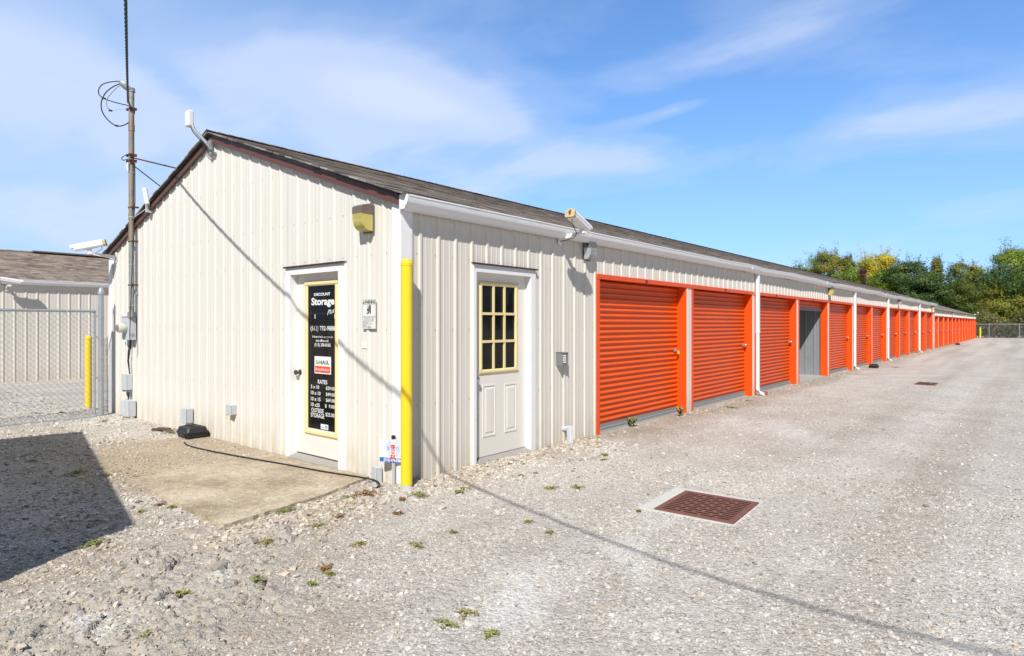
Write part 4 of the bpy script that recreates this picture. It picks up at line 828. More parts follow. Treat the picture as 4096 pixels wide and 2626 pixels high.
b = MB(); b.tube([Vector(a0)-o_, Vector(a1)-o_], .034, 14); b.build('tube', M['whitep'], wt, smooth=True); b = MB(); b.box(-.05,.05,-.02,.02,-.05,.06); b.build('clip', M['greyplastic'], wt)
b = MB(); b.tube([Vector(a1)-o_, Vector(Gp(590,832,-.09))-o_, Vector(Gp(565,850,-.08))-o_, Vector(Gp(540,868,-.08))-o_], .006, 6); b.build('lead', M['whitep'], wt)
# ---------------------------------------------------------------- signs
sg = empty('warning_sign', 'white moving gate WARNING sign on the gable wall beside the lettered door', 'sign', (-.022, .448, 1.59), GAB); w, h = .205, .285
b = MB(); b.box(-w/2, w/2, -.004, 0, -h/2, h/2); b.build('board', M['signwhite'], sg)
b = MB()
for (a0_, a1_, z0, z1) in ((-w/2,w/2,h/2-.003,h/2),(-w/2,w/2,-h/2,-h/2+.003),(-w/2,-w/2+.003,-h/2+.003,h/2-.003),(w/2-.003,w/2,-h/2+.003,h/2-.003),(-w/2+.003,w/2-.003,h/2-.046,h/2-.043),(-w/2+.003,w/2-.003,-.022,-.019)): b.box(a0_, a1_, -.0055, -.004, z0, z1)
b.build('border', M['greyprint'], sg)
text('lettering', 'WARNING', .042, M['blk'], sg, (.012, -.005, h/2-.038), sx=.82, bold=.0008)
b = MB(); b.prism([(-.095,h/2-.038),(-.072,h/2-.038),(-.0835,h/2-.012)], -.0055, -.004, 'y')
b.prism([(-.030,.03),(-.004,.03),(-.004,.058),(-.030,.058)], -.0055, -.004, 'y'); b.prism([(.012,.005),(.026,.005),(.026,.088),(.012,.088)], -.0055, -.004, 'y')
for (p, q) in (((.006,.098),(.004,.02)),((-.026,.082),(.002,.062)),((-.036,.006),(.0,.026)),((-.02,.0),(.004,.03))):
    dx, dz_ = q[0]-p[0], q[1]-p[1]; l_ = math.hypot(dx, dz_); nx, nz = -dz_/l_*.0035, dx/l_*.0035; b.prism([(p[0]+nx,p[1]+nz),(q[0]+nx,q[1]+nz),(q[0]-nx,q[1]-nz),(p[0]-nx,p[1]-nz)], -.0062, -.0045, 'y')
b.build('pictogram', M['blk'], sg)
text('lettering', 'Moving Gate Can Cause', .0195, M['greyprint'], sg, (0, -.005, -.040), sx=.86); text('lettering', 'Serious Injury or Death.', .0195, M['greyprint'], sg, (-.003, -.005, -.060), sx=.86)
for i_, tx in enumerate(('KEEP CLEAR! Gate may move at any time', 'without prior warning.', 'Do not let children operate the gate or play', 'in the gate area.', 'This entrance is for vehicles only.', 'Pedestrians must use separate entrance.')): text('small_print', tx, .0098, M['greyprint'], sg, (-w/2+.008, -.005, -.075-i_*.0105), sx=.9, align='LEFT')
b = MB(); b.lathe([(.006,0),(.005,.003)], 8, mat=Matrix.Translation((0,-.004,h/2-.012)) @ Matrix.Rotation(PI/2,4,'X')); b.lathe([(.006,0),(.005,.003)], 8, mat=Matrix.Translation((0,-.004,-h/2+.01)) @ Matrix.Rotation(PI/2,4,'X')); b.build('screw', M['dkmetal'], sg)
pw = MB(); c = Gp(1460, 1380); pw.box(-.003,0,c[1]-.045,c[1]+.045,c[2]-.035,c[2]+.035); o = pw.build('blank_label', M['signwhite'], None); o.location = (-.005,0,0); tag(o, 'small blank white patch stuck on the gable wall below the warning sign', 'patch')
ys = empty('yard_sign', 'white and blue alarm company yard sign on a stake behind the yellow bollard', 'sign', Fp(1573, 1943, -.0), GAB+.33); w, h = .285, .215
b = MB(); b.box(-w/2, w/2, -.004, 0, .215, .215+h); b.build('board', M['signwhite'], ys); b = MB(); b.box(-w/2, w/2, -.0055, -.004, .215, .255); b.build('blue_band', M['bluetxt'], ys)
text('lettering', '(513) 474-0380', .037, M['wht'], ys, (-.002, -.006, .222), sx=.84, bold=.001)
b = MB()
for rr in (.055,.068,.081,.094):
    for s0 in (0, 1):
        V = []; 
        for i_ in range(15):
            a = math.radians(-68+i_*136/14)+s0*PI
            for q in (rr-.0022, rr+.0022): V.append((q*.78*math.cos(a)+.0, -.0052, .345+q*math.sin(a)*.95))
        b.add(V, [(2*i_, 2*i_+1, 2*i_+3, 2*i_+2) for i_ in range(14)])
b.build('emblem', M['bluelt'], ys)
text('lettering', 'SECURITY', .046, M['bluelt'], ys, (.0, -.0058, .328), sx=.62, bold=.0006)
for ch, za, zb_, wd_ in (('S',.349,.379,.026),('O',.330,.347,.019),('U',.292,.328,.015),('N',.268,.287,.021),('D',.236,.266,.026)):
    o = text('lettering', ch, 1., M['redtxt'], ys, (0, -.0066, 0), bold=.05, ext=0.); vs = o.data.vertices; xs = [v.co.x for v in vs]; zs = [v.co.z for v in vs]; a, b_, c, d = min(xs), max(xs), min(zs), max(zs)
    for v in vs: v.co.x = -wd_+(v.co.x-a)/(b_-a)*2*wd_; v.co.z = za+(v.co.z-c)/(d-c)*(zb_-za)
b = MB(); b.box(-.014,.014,.0005,.012,-.1,.445); b.build('stake', M['stake'], ys); b = MB(); b.box(-.015,.015,-.008,.016,.43,.463); b.build('stake_cap', M['black'], ys)
# ---------------------------------------------------------------- bait stations, hose
def bait(label, loc, rot, s=1.):
    t = empty('bait_station', label, 'bait box', loc, rot, 'black rodent bait stations'); b = MB(); n = 8
    def oct_(w, d, c):
        c *= .4; return [(-w+c,-d),(w-c,-d),(w,-d+c),(w,d-c),(w-c,d),(-w+c,d),(-w,d-c),(-w,-d+c)]
    lv = [(oct_(.125,.10,.02),0),(oct_(.135,.11,.03),.055),(oct_(.142,.117,.03),.058),(oct_(.142,.117,.03),.068),(oct_(.135,.11,.03),.072),(oct_(.125,.10,.03),.10),(oct_(.118,.092,.025),.116),(oct_(.105,.08,.02),.121)]
    V = [(x*s, y*s, z*s) for P, z in lv for x, y in P]; Fs = [tuple(range(7,-1,-1)), tuple(56+i for i in range(8))] + [(i*8+k, i*8+(k+1)%8, i*8+8+(k+1)%8, i*8+8+k) for i in range(7) for k in range(8)]
    b.add(V, Fs)
    for xx in (-.06, .06): b.box((xx-.02)*s, (xx+.02)*s, -.06*s, .06*s, .1212*s, .128*s)
    b.build('case', M['black'], t); c = MB(); c.lathe([(.028*s,0),(.028*s,.004*s)], 14, mat=Matrix.Translation((.085*s,-.110*s,.033*s)) @ Matrix.Rotation(PI/2,4,'X')); c.build('entry_hole', M['hole_dark'], t); return t
bc = Fp(793, 1757); bait('black bait station by the gable wall at the end of the hose', (-.17, 3.97, .012), GAB, 1.2)
bait('black bait station in front of the orange doors between the second and third downspout', (20.6, -.36, -.03), 0, 1.15)
bait('tiny black bait station in front of the lower far doors', (52.3, -.36, -.09), 0, 1.25)
hp = [Fp(737,1770,.02), Fp(760,1785,.02), Fp(860,1808,.02), Fp(1000,1834,.02), Fp(1150,1860,.02), Fp(1300,1888,.02), Fp(1400,1903,.02), Fp(1470,1915,.02), Fp(1505,1925,.02), Fp(1517,1938,.01), Fp(1508,1951,0.005)]
out = []
for i in range(len(hp)-1):
    p0, p1, p2, p3 = [Vector(hp[max(0, min(len(hp)-1, j))]) for j in (i-1, i, i+1, i+2)]
    for s_ in range(6): t = s_/6; out.append(.5*((2*p1)+(p2-p0)*t+(2*p0-5*p1+4*p2-p3)*t*t+(3*p1-p0-3*p2+p3)*t**3))
b = MB(); b.tube(out+[Vector(hp[-1])], .0085, 8); tag(b.build('hose', M['rubber'], None, smooth=True), 'thin black hose lying across the concrete pad from the bait station to the corner', 'hose')
# ---------------------------------------------------------------- storm drain
c4 = [Fp(*p, -.0) for p in ((2610,2035),(2743,1960),(3040,2010),(2933,2091))]
gc = (sum(c[0] for c in c4)/4, sum(c[1] for c in c4)/4)
ang = math.atan2(c4[1][1]-c4[0][1], c4[1][0]-c4[0][0]); gw_ = .5*(math.hypot(c4[1][0]-c4[0][0], c4[1][1]-c4[0][1])+math.hypot(c4[2][0]-c4[3][0], c4[2][1]-c4[3][1])); gl_ = .5*(math.hypot(c4[3][0]-c4[0][0], c4[3][1]-c4[0][1])+math.hypot(c4[2][0]-c4[1][0], c4[2][1]-c4[1][1]))
sdn = empty('storm_drain', 'rusty slotted storm drain grate set in a pale concrete collar in the gravel drive', 'drain', (gc[0], gc[1], -.012), ang)
hw, hl = gw_/2, gl_/2; T0, T1 = -.03, .010
def ringpts(x0, x1, y0, y1, n, j): 
    q = [];
    for (a, b) in (((x0,y0),(x1,y0)),((x1,y0),(x1,y1)),((x1,y1),(x0,y1)),((x0,y1),(x0,y0))):
        for k in range(n): t = k/n; q.append((a[0]+(b[0]-a[0])*t+rnd.uniform(-j,j), a[1]+(b[1]-a[1])*t+rnd.uniform(-j,j)))
    return q
n_ = 16; Oq = ringpts(-hw-.035, hw+.085, -hl-.012, hl+.12, n_, .007); Iq = ringpts(-hw, hw, -hl, hl, n_, 0); m_ = len(Oq); b = MB()
V = [(x,y,-.12) for x,y in Oq]+[(x,y,.0) for x,y in Oq]+[(x,y,.002) for x,y in Iq]+[(x,y,-.12) for x,y in Iq]
b.add(V, [(r*m_+k, r*m_+(k+1)%m_, (r+1)*m_+(k+1)%m_, (r+1)*m_+k) for r in range(3) for k in range(m_)]); b.build('concrete_collar', M['slab'], sdn)
b = MB(); e = .003; fw = .048
b.box(-hw+e, hw-e, -hl+e, -hl+fw, T0, T1); b.box(-hw+e, hw-e, hl-fw, hl-e, T0, T1); b.box(-hw+e, -hw+fw, -hl+fw, hl-fw, T0, T1-.0005); b.box(hw-fw, hw-e, -hl+fw, hl-fw, T0, T1-.0005)
nx = 12; iw_, il_ = gw_-2*fw, gl_-2*fw; p_ = iw_/nx; slot = .026
for i_ in range(nx+1):
    a_ = -hw+fw+p_*i_-(p_-slot)/2; c_ = a_+(p_-slot); a_ = max(a_, -hw+fw+.0005); c_ = min(c_, hw-fw-.0005); b.box(a_, c_, -hl+fw+.001, hl-fw-.001, T1-.0022, T1-.001); b.box(a_+.0005, c_-.0005, -hl+fw+.001, hl-fw-.001, T0, T1-.0024, 1)  # slot darkness is put into the colour of the rib sides
for i_ in range(nx):
    x0 = -hw+fw+p_*i_+(p_-slot)/2+.0005; x1 = x0+slot-.001
    for j_ in range(1, 4):
        ym = -hl+fw+il_*(j_+(.22 if i_ % 2 else -.22))/4; b.box(x0, x1, ym-.013, ym+.013, T1-.03, T1-.0015)
b.build('grate', [M['grate'], M['hole_dark']], sdn); b = MB(); b.box(-hw+.001,hw-.001,-hl+.001,hl-.001,-.115,-.11); b.build('pit', M['hole_dark'], sdn)
mc = Fp(3706, 1533); b = MB(); b.box(-.42,.42,-.22,.22,0,.02); 
for i_ in range(9): b.box(-.36+i_*.085, -.335+i_*.085, -.17, .17, .0205, .0215, 1)
o = b.build('drain_grate', [M['grate'], M['hole_dark']], None); o.location = (mc[0], mc[1], -.03); tag(o, 'distant rusty drain grate flat in the gravel drive', 'drain')
# ---------------------------------------------------------------- padlocks
def padlock(label, loc, mat, s=1.):
    t = empty('padlock', label, 'padlock', loc, group='padlocks on the unit doors'); b = MB()
    if mat == 'disc': b.lathe([(.001,-.012),(.033,-.012),(.035,-.008),(.035,.008),(.033,.012),(.001,.012)], 18, mat=Matrix.Translation((0,-.02,-.005)) @ Matrix.Rotation(PI/2,4,'X')); b.build('body', M['chrome'], t, smooth=True)
    else: b.box(-.024,.024,-.032,-.008,-.045,-.002,bev=.004); b.build('body', M[mat], t)
    c = MB(); c.tube([(-.015,-.02,-.004),(-.015,-.02,.018),(-.008,-.02,.03),(.008,-.02,.03),(.015,-.02,.018),(.015,-.02,-.004)], .004, 7); c.build('shackle', M['chrome'], t, smooth=True); return t
ordn = ['first','second','third','fourth','fifth','sixth','seventh','eighth','ninth','tenth','eleventh','twelfth','thirteenth']
pl = {}
for i_, (a, r) in enumerate(zip(L, Rr)):
    if i_ == 3: continue
    kind = 'brass' if i_ == 0 else 'disc'
    lb = 'yellow padlock hanging on the latch of the first orange door' if i_ == 0 else 'round silver padlock on the latch of the %s orange door from the left' % ordn[i_]
    padlock(lb, (r-.075, .10, 1.03 if kind == 'brass' else 1.05), kind)
for i_, r in enumerate(SEC[:9]): padlock('tiny silver padlock on the %s door of the lower far section' % ordn[i_], (r-.075, .10, 1.02), 'disc')
# ---------------------------------------------------------------- chain link
def chainlink(mb, x0, x1, z0, z1, pitch=.086, r=.0023, y=0., n=3):
    Hh = z1-z0; k = x0-Hh
    while k < x1:
        a0 = max(k, x0); a1 = min(k+Hh, x1)
        if a1-a0 > .01: mb.tube([(a0, y-.0015, z0+a0-k), (a1, y-.0015, z0+a1-k)], r, n, cap=False)
        k2 = k; 
        if a1-a0 > .01: mb.tube([(a0, y+.0015, z1-(a0-k)), (a1, y+.0015, z1-(a1-k))], r, n, cap=False)
        k += pitch
gt = empty('chain_link_gate', 'galvanised chain-link gate standing closed at the left edge', 'gate', (-.25, 7.13, 0))
gL = -3.6; b = MB(); b.cyl((gL,0,1.70),(-.09,0,1.70),.021,12); b.cyl((gL,0,-.0),(-.09,0,.0),.021,12); b.cyl((gL,0,0),(gL,0,1.7),.021,12); b.cyl((-.085,0,-.0),(-.085,0,1.70),.016,10); b.cyl((-.12,0,1.70),(-.07,0,1.70),.026,12); b.cyl((-.12,0,0),(-.07,0,0),.026,12); b.build('frame', M['galv'], gt, smooth=True)
b = MB(); chainlink(b, gL+.03, -.10, .0, 1.68); b.build('chain_link_mesh', M['fence'], gt)
b = MB()
for z in (.03, .62, 1.28, 1.62): b.box(-.09,-.03,-.012,.012,z-.012,z+.012)
b.build('hinge_strap', M['galv'], gt)
b = MB()
for xx in (-.48, -1.35): b.tube([(xx+.025,-.02,1.66),(xx+.01,-.028,1.70),(xx-.005,-.02,1.735),(xx-.01,.02,1.71),(xx+.02,.015,1.64)], .004, 5)
b.tube([(-.82,-.024,-.04),(-.80,-.03,0),(-.79,-.02,.03)], .004, 5); b.build('tie_wire', M['whitep'], gt)
gp_ = empty('gate_post', 'thick galvanised round gate post with domed cap beside the gable corner', 'post', (-.245, 7.13, -.03)); b = MB(); b.cyl((0,0,-.1),(0,0,2.02),.040,20); b.build('pipe', M['galv'], gp_, smooth=True)
b = MB(); b.lathe([(.046,2.0),(.046,2.045),(.040,2.06),(.034,2.085),(.018,2.11),(.001,2.118)], 18); b.build('cap', M['galv'], gp_, smooth=True)
b = MB(); [b.cyl((0,0,z),(0,0,z+.022),.0445,18) for z in (1.60,1.27,.60,.04)]; b.build('band', M['galv'], gp_, smooth=True)
fp2 = empty('chain_link_fence', 'short chain-link panel between the gate post and the corner of the gable', 'fence', (-.245, 7.13, 0), math.atan2(.40,.22)); b = MB(); chainlink(b, .05, .44, 0.02, 1.25, y=0); b.build('chain_link_mesh', M['fence'], fp2); b = MB(); b.cyl((.44,0,0),(.44,0,1.28),.01,8); b.build('stretcher_bar', M['galv'], fp2)
# far fence
ff = empty('chain_link_fence', 'chain-link fence along the tree line at the far end of the drive', 'fence', (81.5, 0, -.07), -PI/2); LF = 42; b = MB(); b.cyl((-6,0,1.50),(LF,0,1.50),.025,8); b.build('top_rail', M['galv'], ff)
b = MB(); chainlink(b, -6, LF, .0, 1.5, pitch=.075, r=.0032); b.build('chain_link_mesh', M['fence'], ff)
for i_ in range(16):
    xx = .99+2.55*(i_-2)
    b = MB(); b.cyl((xx,0,-.05),(xx,0,1.62),.032,8); b.build('fence_post', M['galv'], ff)
# ---------------------------------------------------------------- rocks, debris
def rock(label, x, y, r, col='stone', flat=(.4,.7), cat='rock'):
    o = stones_mesh('rock', np.array([0.]), np.array([0.]), np.array([r]), np.array([0.]), M[col], flat); o.location = (x, y, float(gh(x, y))+.002)
    sub = o.modifiers.new('s', 'SUBSURF'); sub.levels = 1; sub.render_levels = 1; sub.subdivision_type = 'SIMPLE'
    return tag(o, label, cat, 'larger loose stones')
for px, py, r, lb in ((703,2040,.062,'pale flat rock at the left corner of the concrete pad'),(1765,2030,.05,'long grey rock in the gravel in front of the yellow bollard'),(1990,2052,.035,'small grey rock right of the long rock below the side wall'),(2365,2200,.028,'dark chip on the gravel below the storm drain'),
                      (1240,2440,.035,'bluish grey rock near the bottom left of the drive'),(1070,2385,.04,'pale angular rock on the broken crust right of the cracks'),(870,2275,.055,'flat cream slab of crust sticking up left of the cracks'),(1180,2300,.03,'little white rock on the left gravel above the cracks'),(470,1683,.07,'large tan rock at the foot of the gable corner beside the gate post'),
                      (3060,2515,.028,'grey rock at the bottom of the drive right of the cable shadow'),(3010,1992+20,.012,'pebble on the right edge of the storm drain'),(1095,2135,.02,'bluish pebble below the front corner of the pad'),(160,1655,.10,'pale rock behind the gate bottom rail, leftmost of two'),(235,1650,.09,'pale rock behind the gate bottom rail, nearer the yellow bollard')):
    p = Fp(px, py); rock(lb, p[0], p[1], r)
p = Fp(1335, 1893); rock('small pale stone beside the hose on the pad', p[0], p[1], .022)
o = MB().box(-.10,.05,-.05,.05,-.03,.045, bev=.006).build('brick', M['brick'], None); o.location = (9.95, -.13, 0); o.rotation_euler = (0,0,.3); tag(o, 'broken red brick lying behind the foot of the nearest downspout', 'brick')
b = MB(); b.tube([(-.15,0,0),(.1,.02,.01),(.25,-.01,0)], .03, 8); b.tube([(-.1,.05,.02),(.15,.04,.03)], .018, 7); b.tube([(.0,-.04,.03),(.05,-.06,.05),(.09,-.05,.03)], .008, 6); o = b.build('driftwood', M['bark'], None); pp = Fp(640, 1718); o.location = (-.22, yat(640,-.22), .0); o.rotation_euler = (0,0,-1.3); tag(o, 'weathered stick lying on the gravel below the twin utility box', 'stick')
# ---------------------------------------------------------------- weeds
def weedmat(name, a, b_, c_):
    m, nt, b = newmat(name); at = node(nt, 'ShaderNodeAttribute', attribute_name='tone'); c = ramp(nt, at.outputs['Fac'], [(0, a), (.55, b_), (1, c_)]); lk(nt, c, b.inputs['Base Color']); b.inputs['Roughness'].default_value = .6; b.inputs['Specular IOR Level'].default_value = .2
    return m
M['weedg'] = weedmat('green weed', (.14,.175,.05), (.27,.29,.09), (.42,.40,.17)); M['weedy'] = weedmat('yellow green weed', (.18,.19,.05), (.36,.34,.10), (.46,.36,.16)); M['weedr'] = weedmat('reddish weed', (.22,.08,.05), (.36,.19,.10), (.30,.28,.11))
def quads_mesh(name, C, U, V, tone, mat, parent=None):
    N = len(C); P = np.stack([C-U-V*.0, C+V*.6-U*.1, C+U, C-V*.6+U*.1], 1).reshape(-1,3).astype(np.float32); idx = np.arange(4*N, dtype=np.int32)
    me = bpy.data.meshes.new(name); me.vertices.add(4*N); me.vertices.foreach_set('co', P.ravel()); me.loops.add(4*N); me.loops.foreach_set('vertex_index', idx); me.polygons.add(N); me.polygons.foreach_set('loop_start', idx[::4].copy()); me.polygons.foreach_set('loop_total', np.full(N, 4, np.int32)); me.update()
    at = me.attributes.new('tone', 'FLOAT', 'FACE'); at.data.foreach_set('value', tone.astype(np.float32)); me.materials.append(mat); o = bpy.data.objects.new(name, me); COL.objects.link(o)
    if parent: o.parent = parent
    return o
def weed(label, x, y, R, mat, h=.03, arms=9, zb=None, per=26, upright=False):
    if not upright: h *= .55; R *= .95; per = 28
    C = []; 
    for a in range(arms):
        th = RN.uniform(0, 2*PI); ln = R*RN.uniform(.35, 1.1); bend = RN.normal(0, .5)
        t = np.sort(RN.random(per)); aa = th+bend*t
        if upright: px = np.cos(th)*ln*t*.5; py = np.sin(th)*ln*t*.5; pz = h*t**.8
        else: px = np.cos(aa)*ln*t; py = np.sin(aa)*ln*t; pz = h*np.sin(t*PI)*RN.uniform(.3,1)+.004
        C.append(np.stack([px, py, pz], -1))
    C = np.concatenate(C) + RN.normal(0, .006, (arms*per, 3))*np.array([1,1,.45 if not upright else 1]); C[:,2] = np.abs(C[:,2])+.003; N = len(C); s_ = RN.uniform(.0045, .0098, N)*(1.3 if R > .15 else 1)*(1.6 if upright else 1)
    th = RN.uniform(0, 2*PI, N); el = RN.uniform(-.3, .9 if not upright else 1.4, N); U = np.stack([np.cos(th)*np.cos(el), np.sin(th)*np.cos(el), np.sin(el)], -1)*s_[:,None]; V = np.stack([-np.sin(th), np.cos(th), RN.normal(0,.3,N)], -1)*s_[:,None]*.9
    o = quads_mesh('weed', C, U, V, RN.random(N), mat); o.location = (x, y, (float(gh(x, y)) if zb is None else zb)); return tag(o, label, 'weed', 'weeds in the gravel')
G_, Y_, RD = M['weedg'], M['weedy'], M['weedr']
for px, py, R, mt, h, n, lb in (
    (1140,2040,.13,G_,.04,20,'green weed clump on the front edge of the concrete pad'),(1470,1975,.16,RD,.04,22,'reddish mat of weeds at the right end of the pad by the hose'),(1395,1985,.11,Y_,.03,14,'yellowish weeds on the pad edge left of the reddish mat'),
    (1675,1985,.11,G_,.05,20,'bright green weed in the gravel just below the yellow bollard'),(1838,1970,.075,G_,.03,14,'small green weed right of the yellow bollard'),(1610,2000,.05,RD,.05,7,'small red weed below the alarm sign'),(1590,2055,.08,RD,.04,10,'sprawling red weed in the gravel below the bollard'),
    (1260,2098,.10,Y_,.02,9,'thin yellow weed below the green clump of the pad edge'),(1365,2060,.09,RD,.02,9,'orange weed in the gravel below the right half of the pad'),(1445,2170,.085,Y_,.03,8,'yellow green weed alone on the gravel below the pad corner'),(1668,2175,.08,Y_,.03,8,'yellow green weed spreading on the drive below the long rock'),
    (1815,2125,.04,G_,.03,5,'tiny green weed on the drive right of the long rock'),(1060,2165,.09,Y_,.03,9,'green and yellow weed low on the left gravel'),(1030,2200+125,.07,G_,.03,8,'small green weed beside the broken crust'),(1310,2265,.10,RD,.02,9,'thin red weed left of the middle of the drive'),(1315,2275+15,.05,Y_,.03,6,'small yellow weed beside the thin red one'),
    (1250,2335,.05,G_,.02,6,'tiny green weed left of the pale dust patch'),(720,2370,.07,Y_,.03,8,'yellow weed among the cracked crust'),(585,2560,.05,G_,.04,8,'round green tuft on the crust at the bottom left'),(385,2170,.12,G_,.03,16,'green weeds at the tip of the big ground shadow'),
    (300,1893,.15,G_,.03,16,'green weed mat inside the big ground shadow'),(430,1897,.09,G_,.02,10,'green weed at the right rim of the big ground shadow'),(130,1840,.10,G_,.02,9,'dark green weed in the big shadow near the gate'),(690,1732,.14,G_,.05,18,'bright green weed against the foot of the gable wall left of the bait station'),
    (1855,1395+560,.07,Y_,.02,7,'faint weed between the bollard and the side door step'),(2200,1950,.09,Y_,.02,10,'flat weed in the gravel below the side door, left one'),(2312,1945,.09,G_,.03,10,'green weed in the gravel below the conduit elbow'),(2420,1815,.09,G_,.03,10,'small green weed in front of the first orange jamb'),
    (2415,1835+0,.06,Y_,.02,6,'yellow weed just below the first orange jamb'),(1960,2530//1+0,.06,G_,.02,7,'small dark weed low in the middle of the drive'),(1860,2440,.08,Y_,.02,8,'brown green weed cluster in the middle of the drive'),(1790,2485,.07,G_,.02,8,'green weed below the brown weed cluster in the drive'),
    (2920,1625,.17,G_,.02,16,'flat green weeds in front of the second orange door'),(2990,1600,.14,Y_,.02,12,'yellowed weeds by the foot of the second door jamb'),(3350,1480,.3,G_,.03,12,'green weeds in front of the fifth orange door'),(3410,1484,.25,Y_,.03,10,'yellowish weeds by the foot of the second downspout'),(3580,1470,.4,Y_,.03,16,'flat weeds beyond the bait station by the third downspout'),
    (2085,1900,.05,G_,.02,6,'tiny weed in front of the side door sill'),(2120,2085,.05,Y_,.02,6,'tiny yellow weed on the drive left of the storm drain'),(2555,2040,.03,G_,.02,5,'tiny green weed touching the left corner of the drain collar'),(2200,2125,.05,Y_,.02,6,'small weed under the start of the cable shadow'),
    (642,2012,.06,RD,.02,7,'orange weed near the pale rock at the pad corner'),(688,2020,.07,Y_,.02,8,'yellow weed along the left rim of the pad'),(560,2040,.06,G_,.02,7,'green weed left of the pale rock by the pad'),(415,1688,.06,G_,.05,8,'bright green weed at the foot of the gate post'),(240,1700+10,.12,Y_,.02,10,'flat yellow weed below the gate bottom rail')):
    p = Fp(px, py); onpad = bool(inpoly(np.array([p[0]]), np.array([p[1]]), PADPOLY)[0]); weed(lb, p[0], p[1], R, mt, h, n, zb=.012 if onpad else None)
for px, py, lb in ((2528,1700,'leafy green weed growing under the bottom bar of the first door'),(2722,1662,'leafy green weed at the foot of the jamb between the first two doors')):
    p = Fp(px, py); o = weed(lb, p[0], p[1]-.0, .16, G_, .13, 26, per=18, upright=True)
# ---------------------------------------------------------------- trees
def leafmat(name, cols):
    m = bpy.data.materials.new(name); m.use_nodes = True; nt = m.node_tree; b = nt.nodes['Principled BSDF']; at = node(nt, 'ShaderNodeAttribute', attribute_name='tone')
    c = ramp(nt, at.outputs['Fac'], [(i_/(len(cols)-1), c) for i_, c in enumerate(cols)]); lk(nt, c, b.inputs['Base Color']); b.inputs['Roughness'].default_value = .5; b.inputs['Specular IOR Level'].default_value = .3
    t = node(nt, 'ShaderNodeBsdfTranslucent'); lk(nt, c, t.inputs['Color']); mx = node(nt, 'ShaderNodeMixShader'); mx.inputs[0].default_value = .25; o = nt.nodes['Material Output']; lk(nt, b.outputs[0], mx.inputs[1]); lk(nt, t.outputs[0], mx.inputs[2]); lk(nt, mx.outputs[0], o.inputs[0]); return m
LM = {'green': leafmat('green leaves', [(.05,.10,.012),(.12,.21,.022),(.22,.31,.035),(.38,.38,.05)]), 'autumn': leafmat('turning leaves', [(.08,.14,.02),(.15,.22,.03),(.28,.28,.045),(.34,.16,.05)]),
      'yellow': leafmat('yellow leaves', [(.24,.28,.03),(.50,.46,.04),(.72,.58,.04),(.80,.55,.04)]), 'dark': leafmat('dark green leaves', [(.03,.065,.018),(.06,.11,.028),(.10,.165,.045),(.18,.24,.07)]),
      'cedar': leafmat('cedar foliage', [(.025,.05,.01),(.055,.095,.015),(.10,.145,.02),(.19,.21,.035)]), 'maroon': leafmat('maroon leaves', [(.10,.04,.035),(.17,.07,.06),(.22,.09,.08)]), 'lime': leafmat('yellow green leaves', [(.10,.13,.02),(.22,.25,.035),(.35,.34,.055),(.46,.30,.06)]),
      'brush': leafmat('brush leaves', [(.09,.11,.03),(.18,.20,.06),(.29,.27,.11),(.30,.20,.11)])}
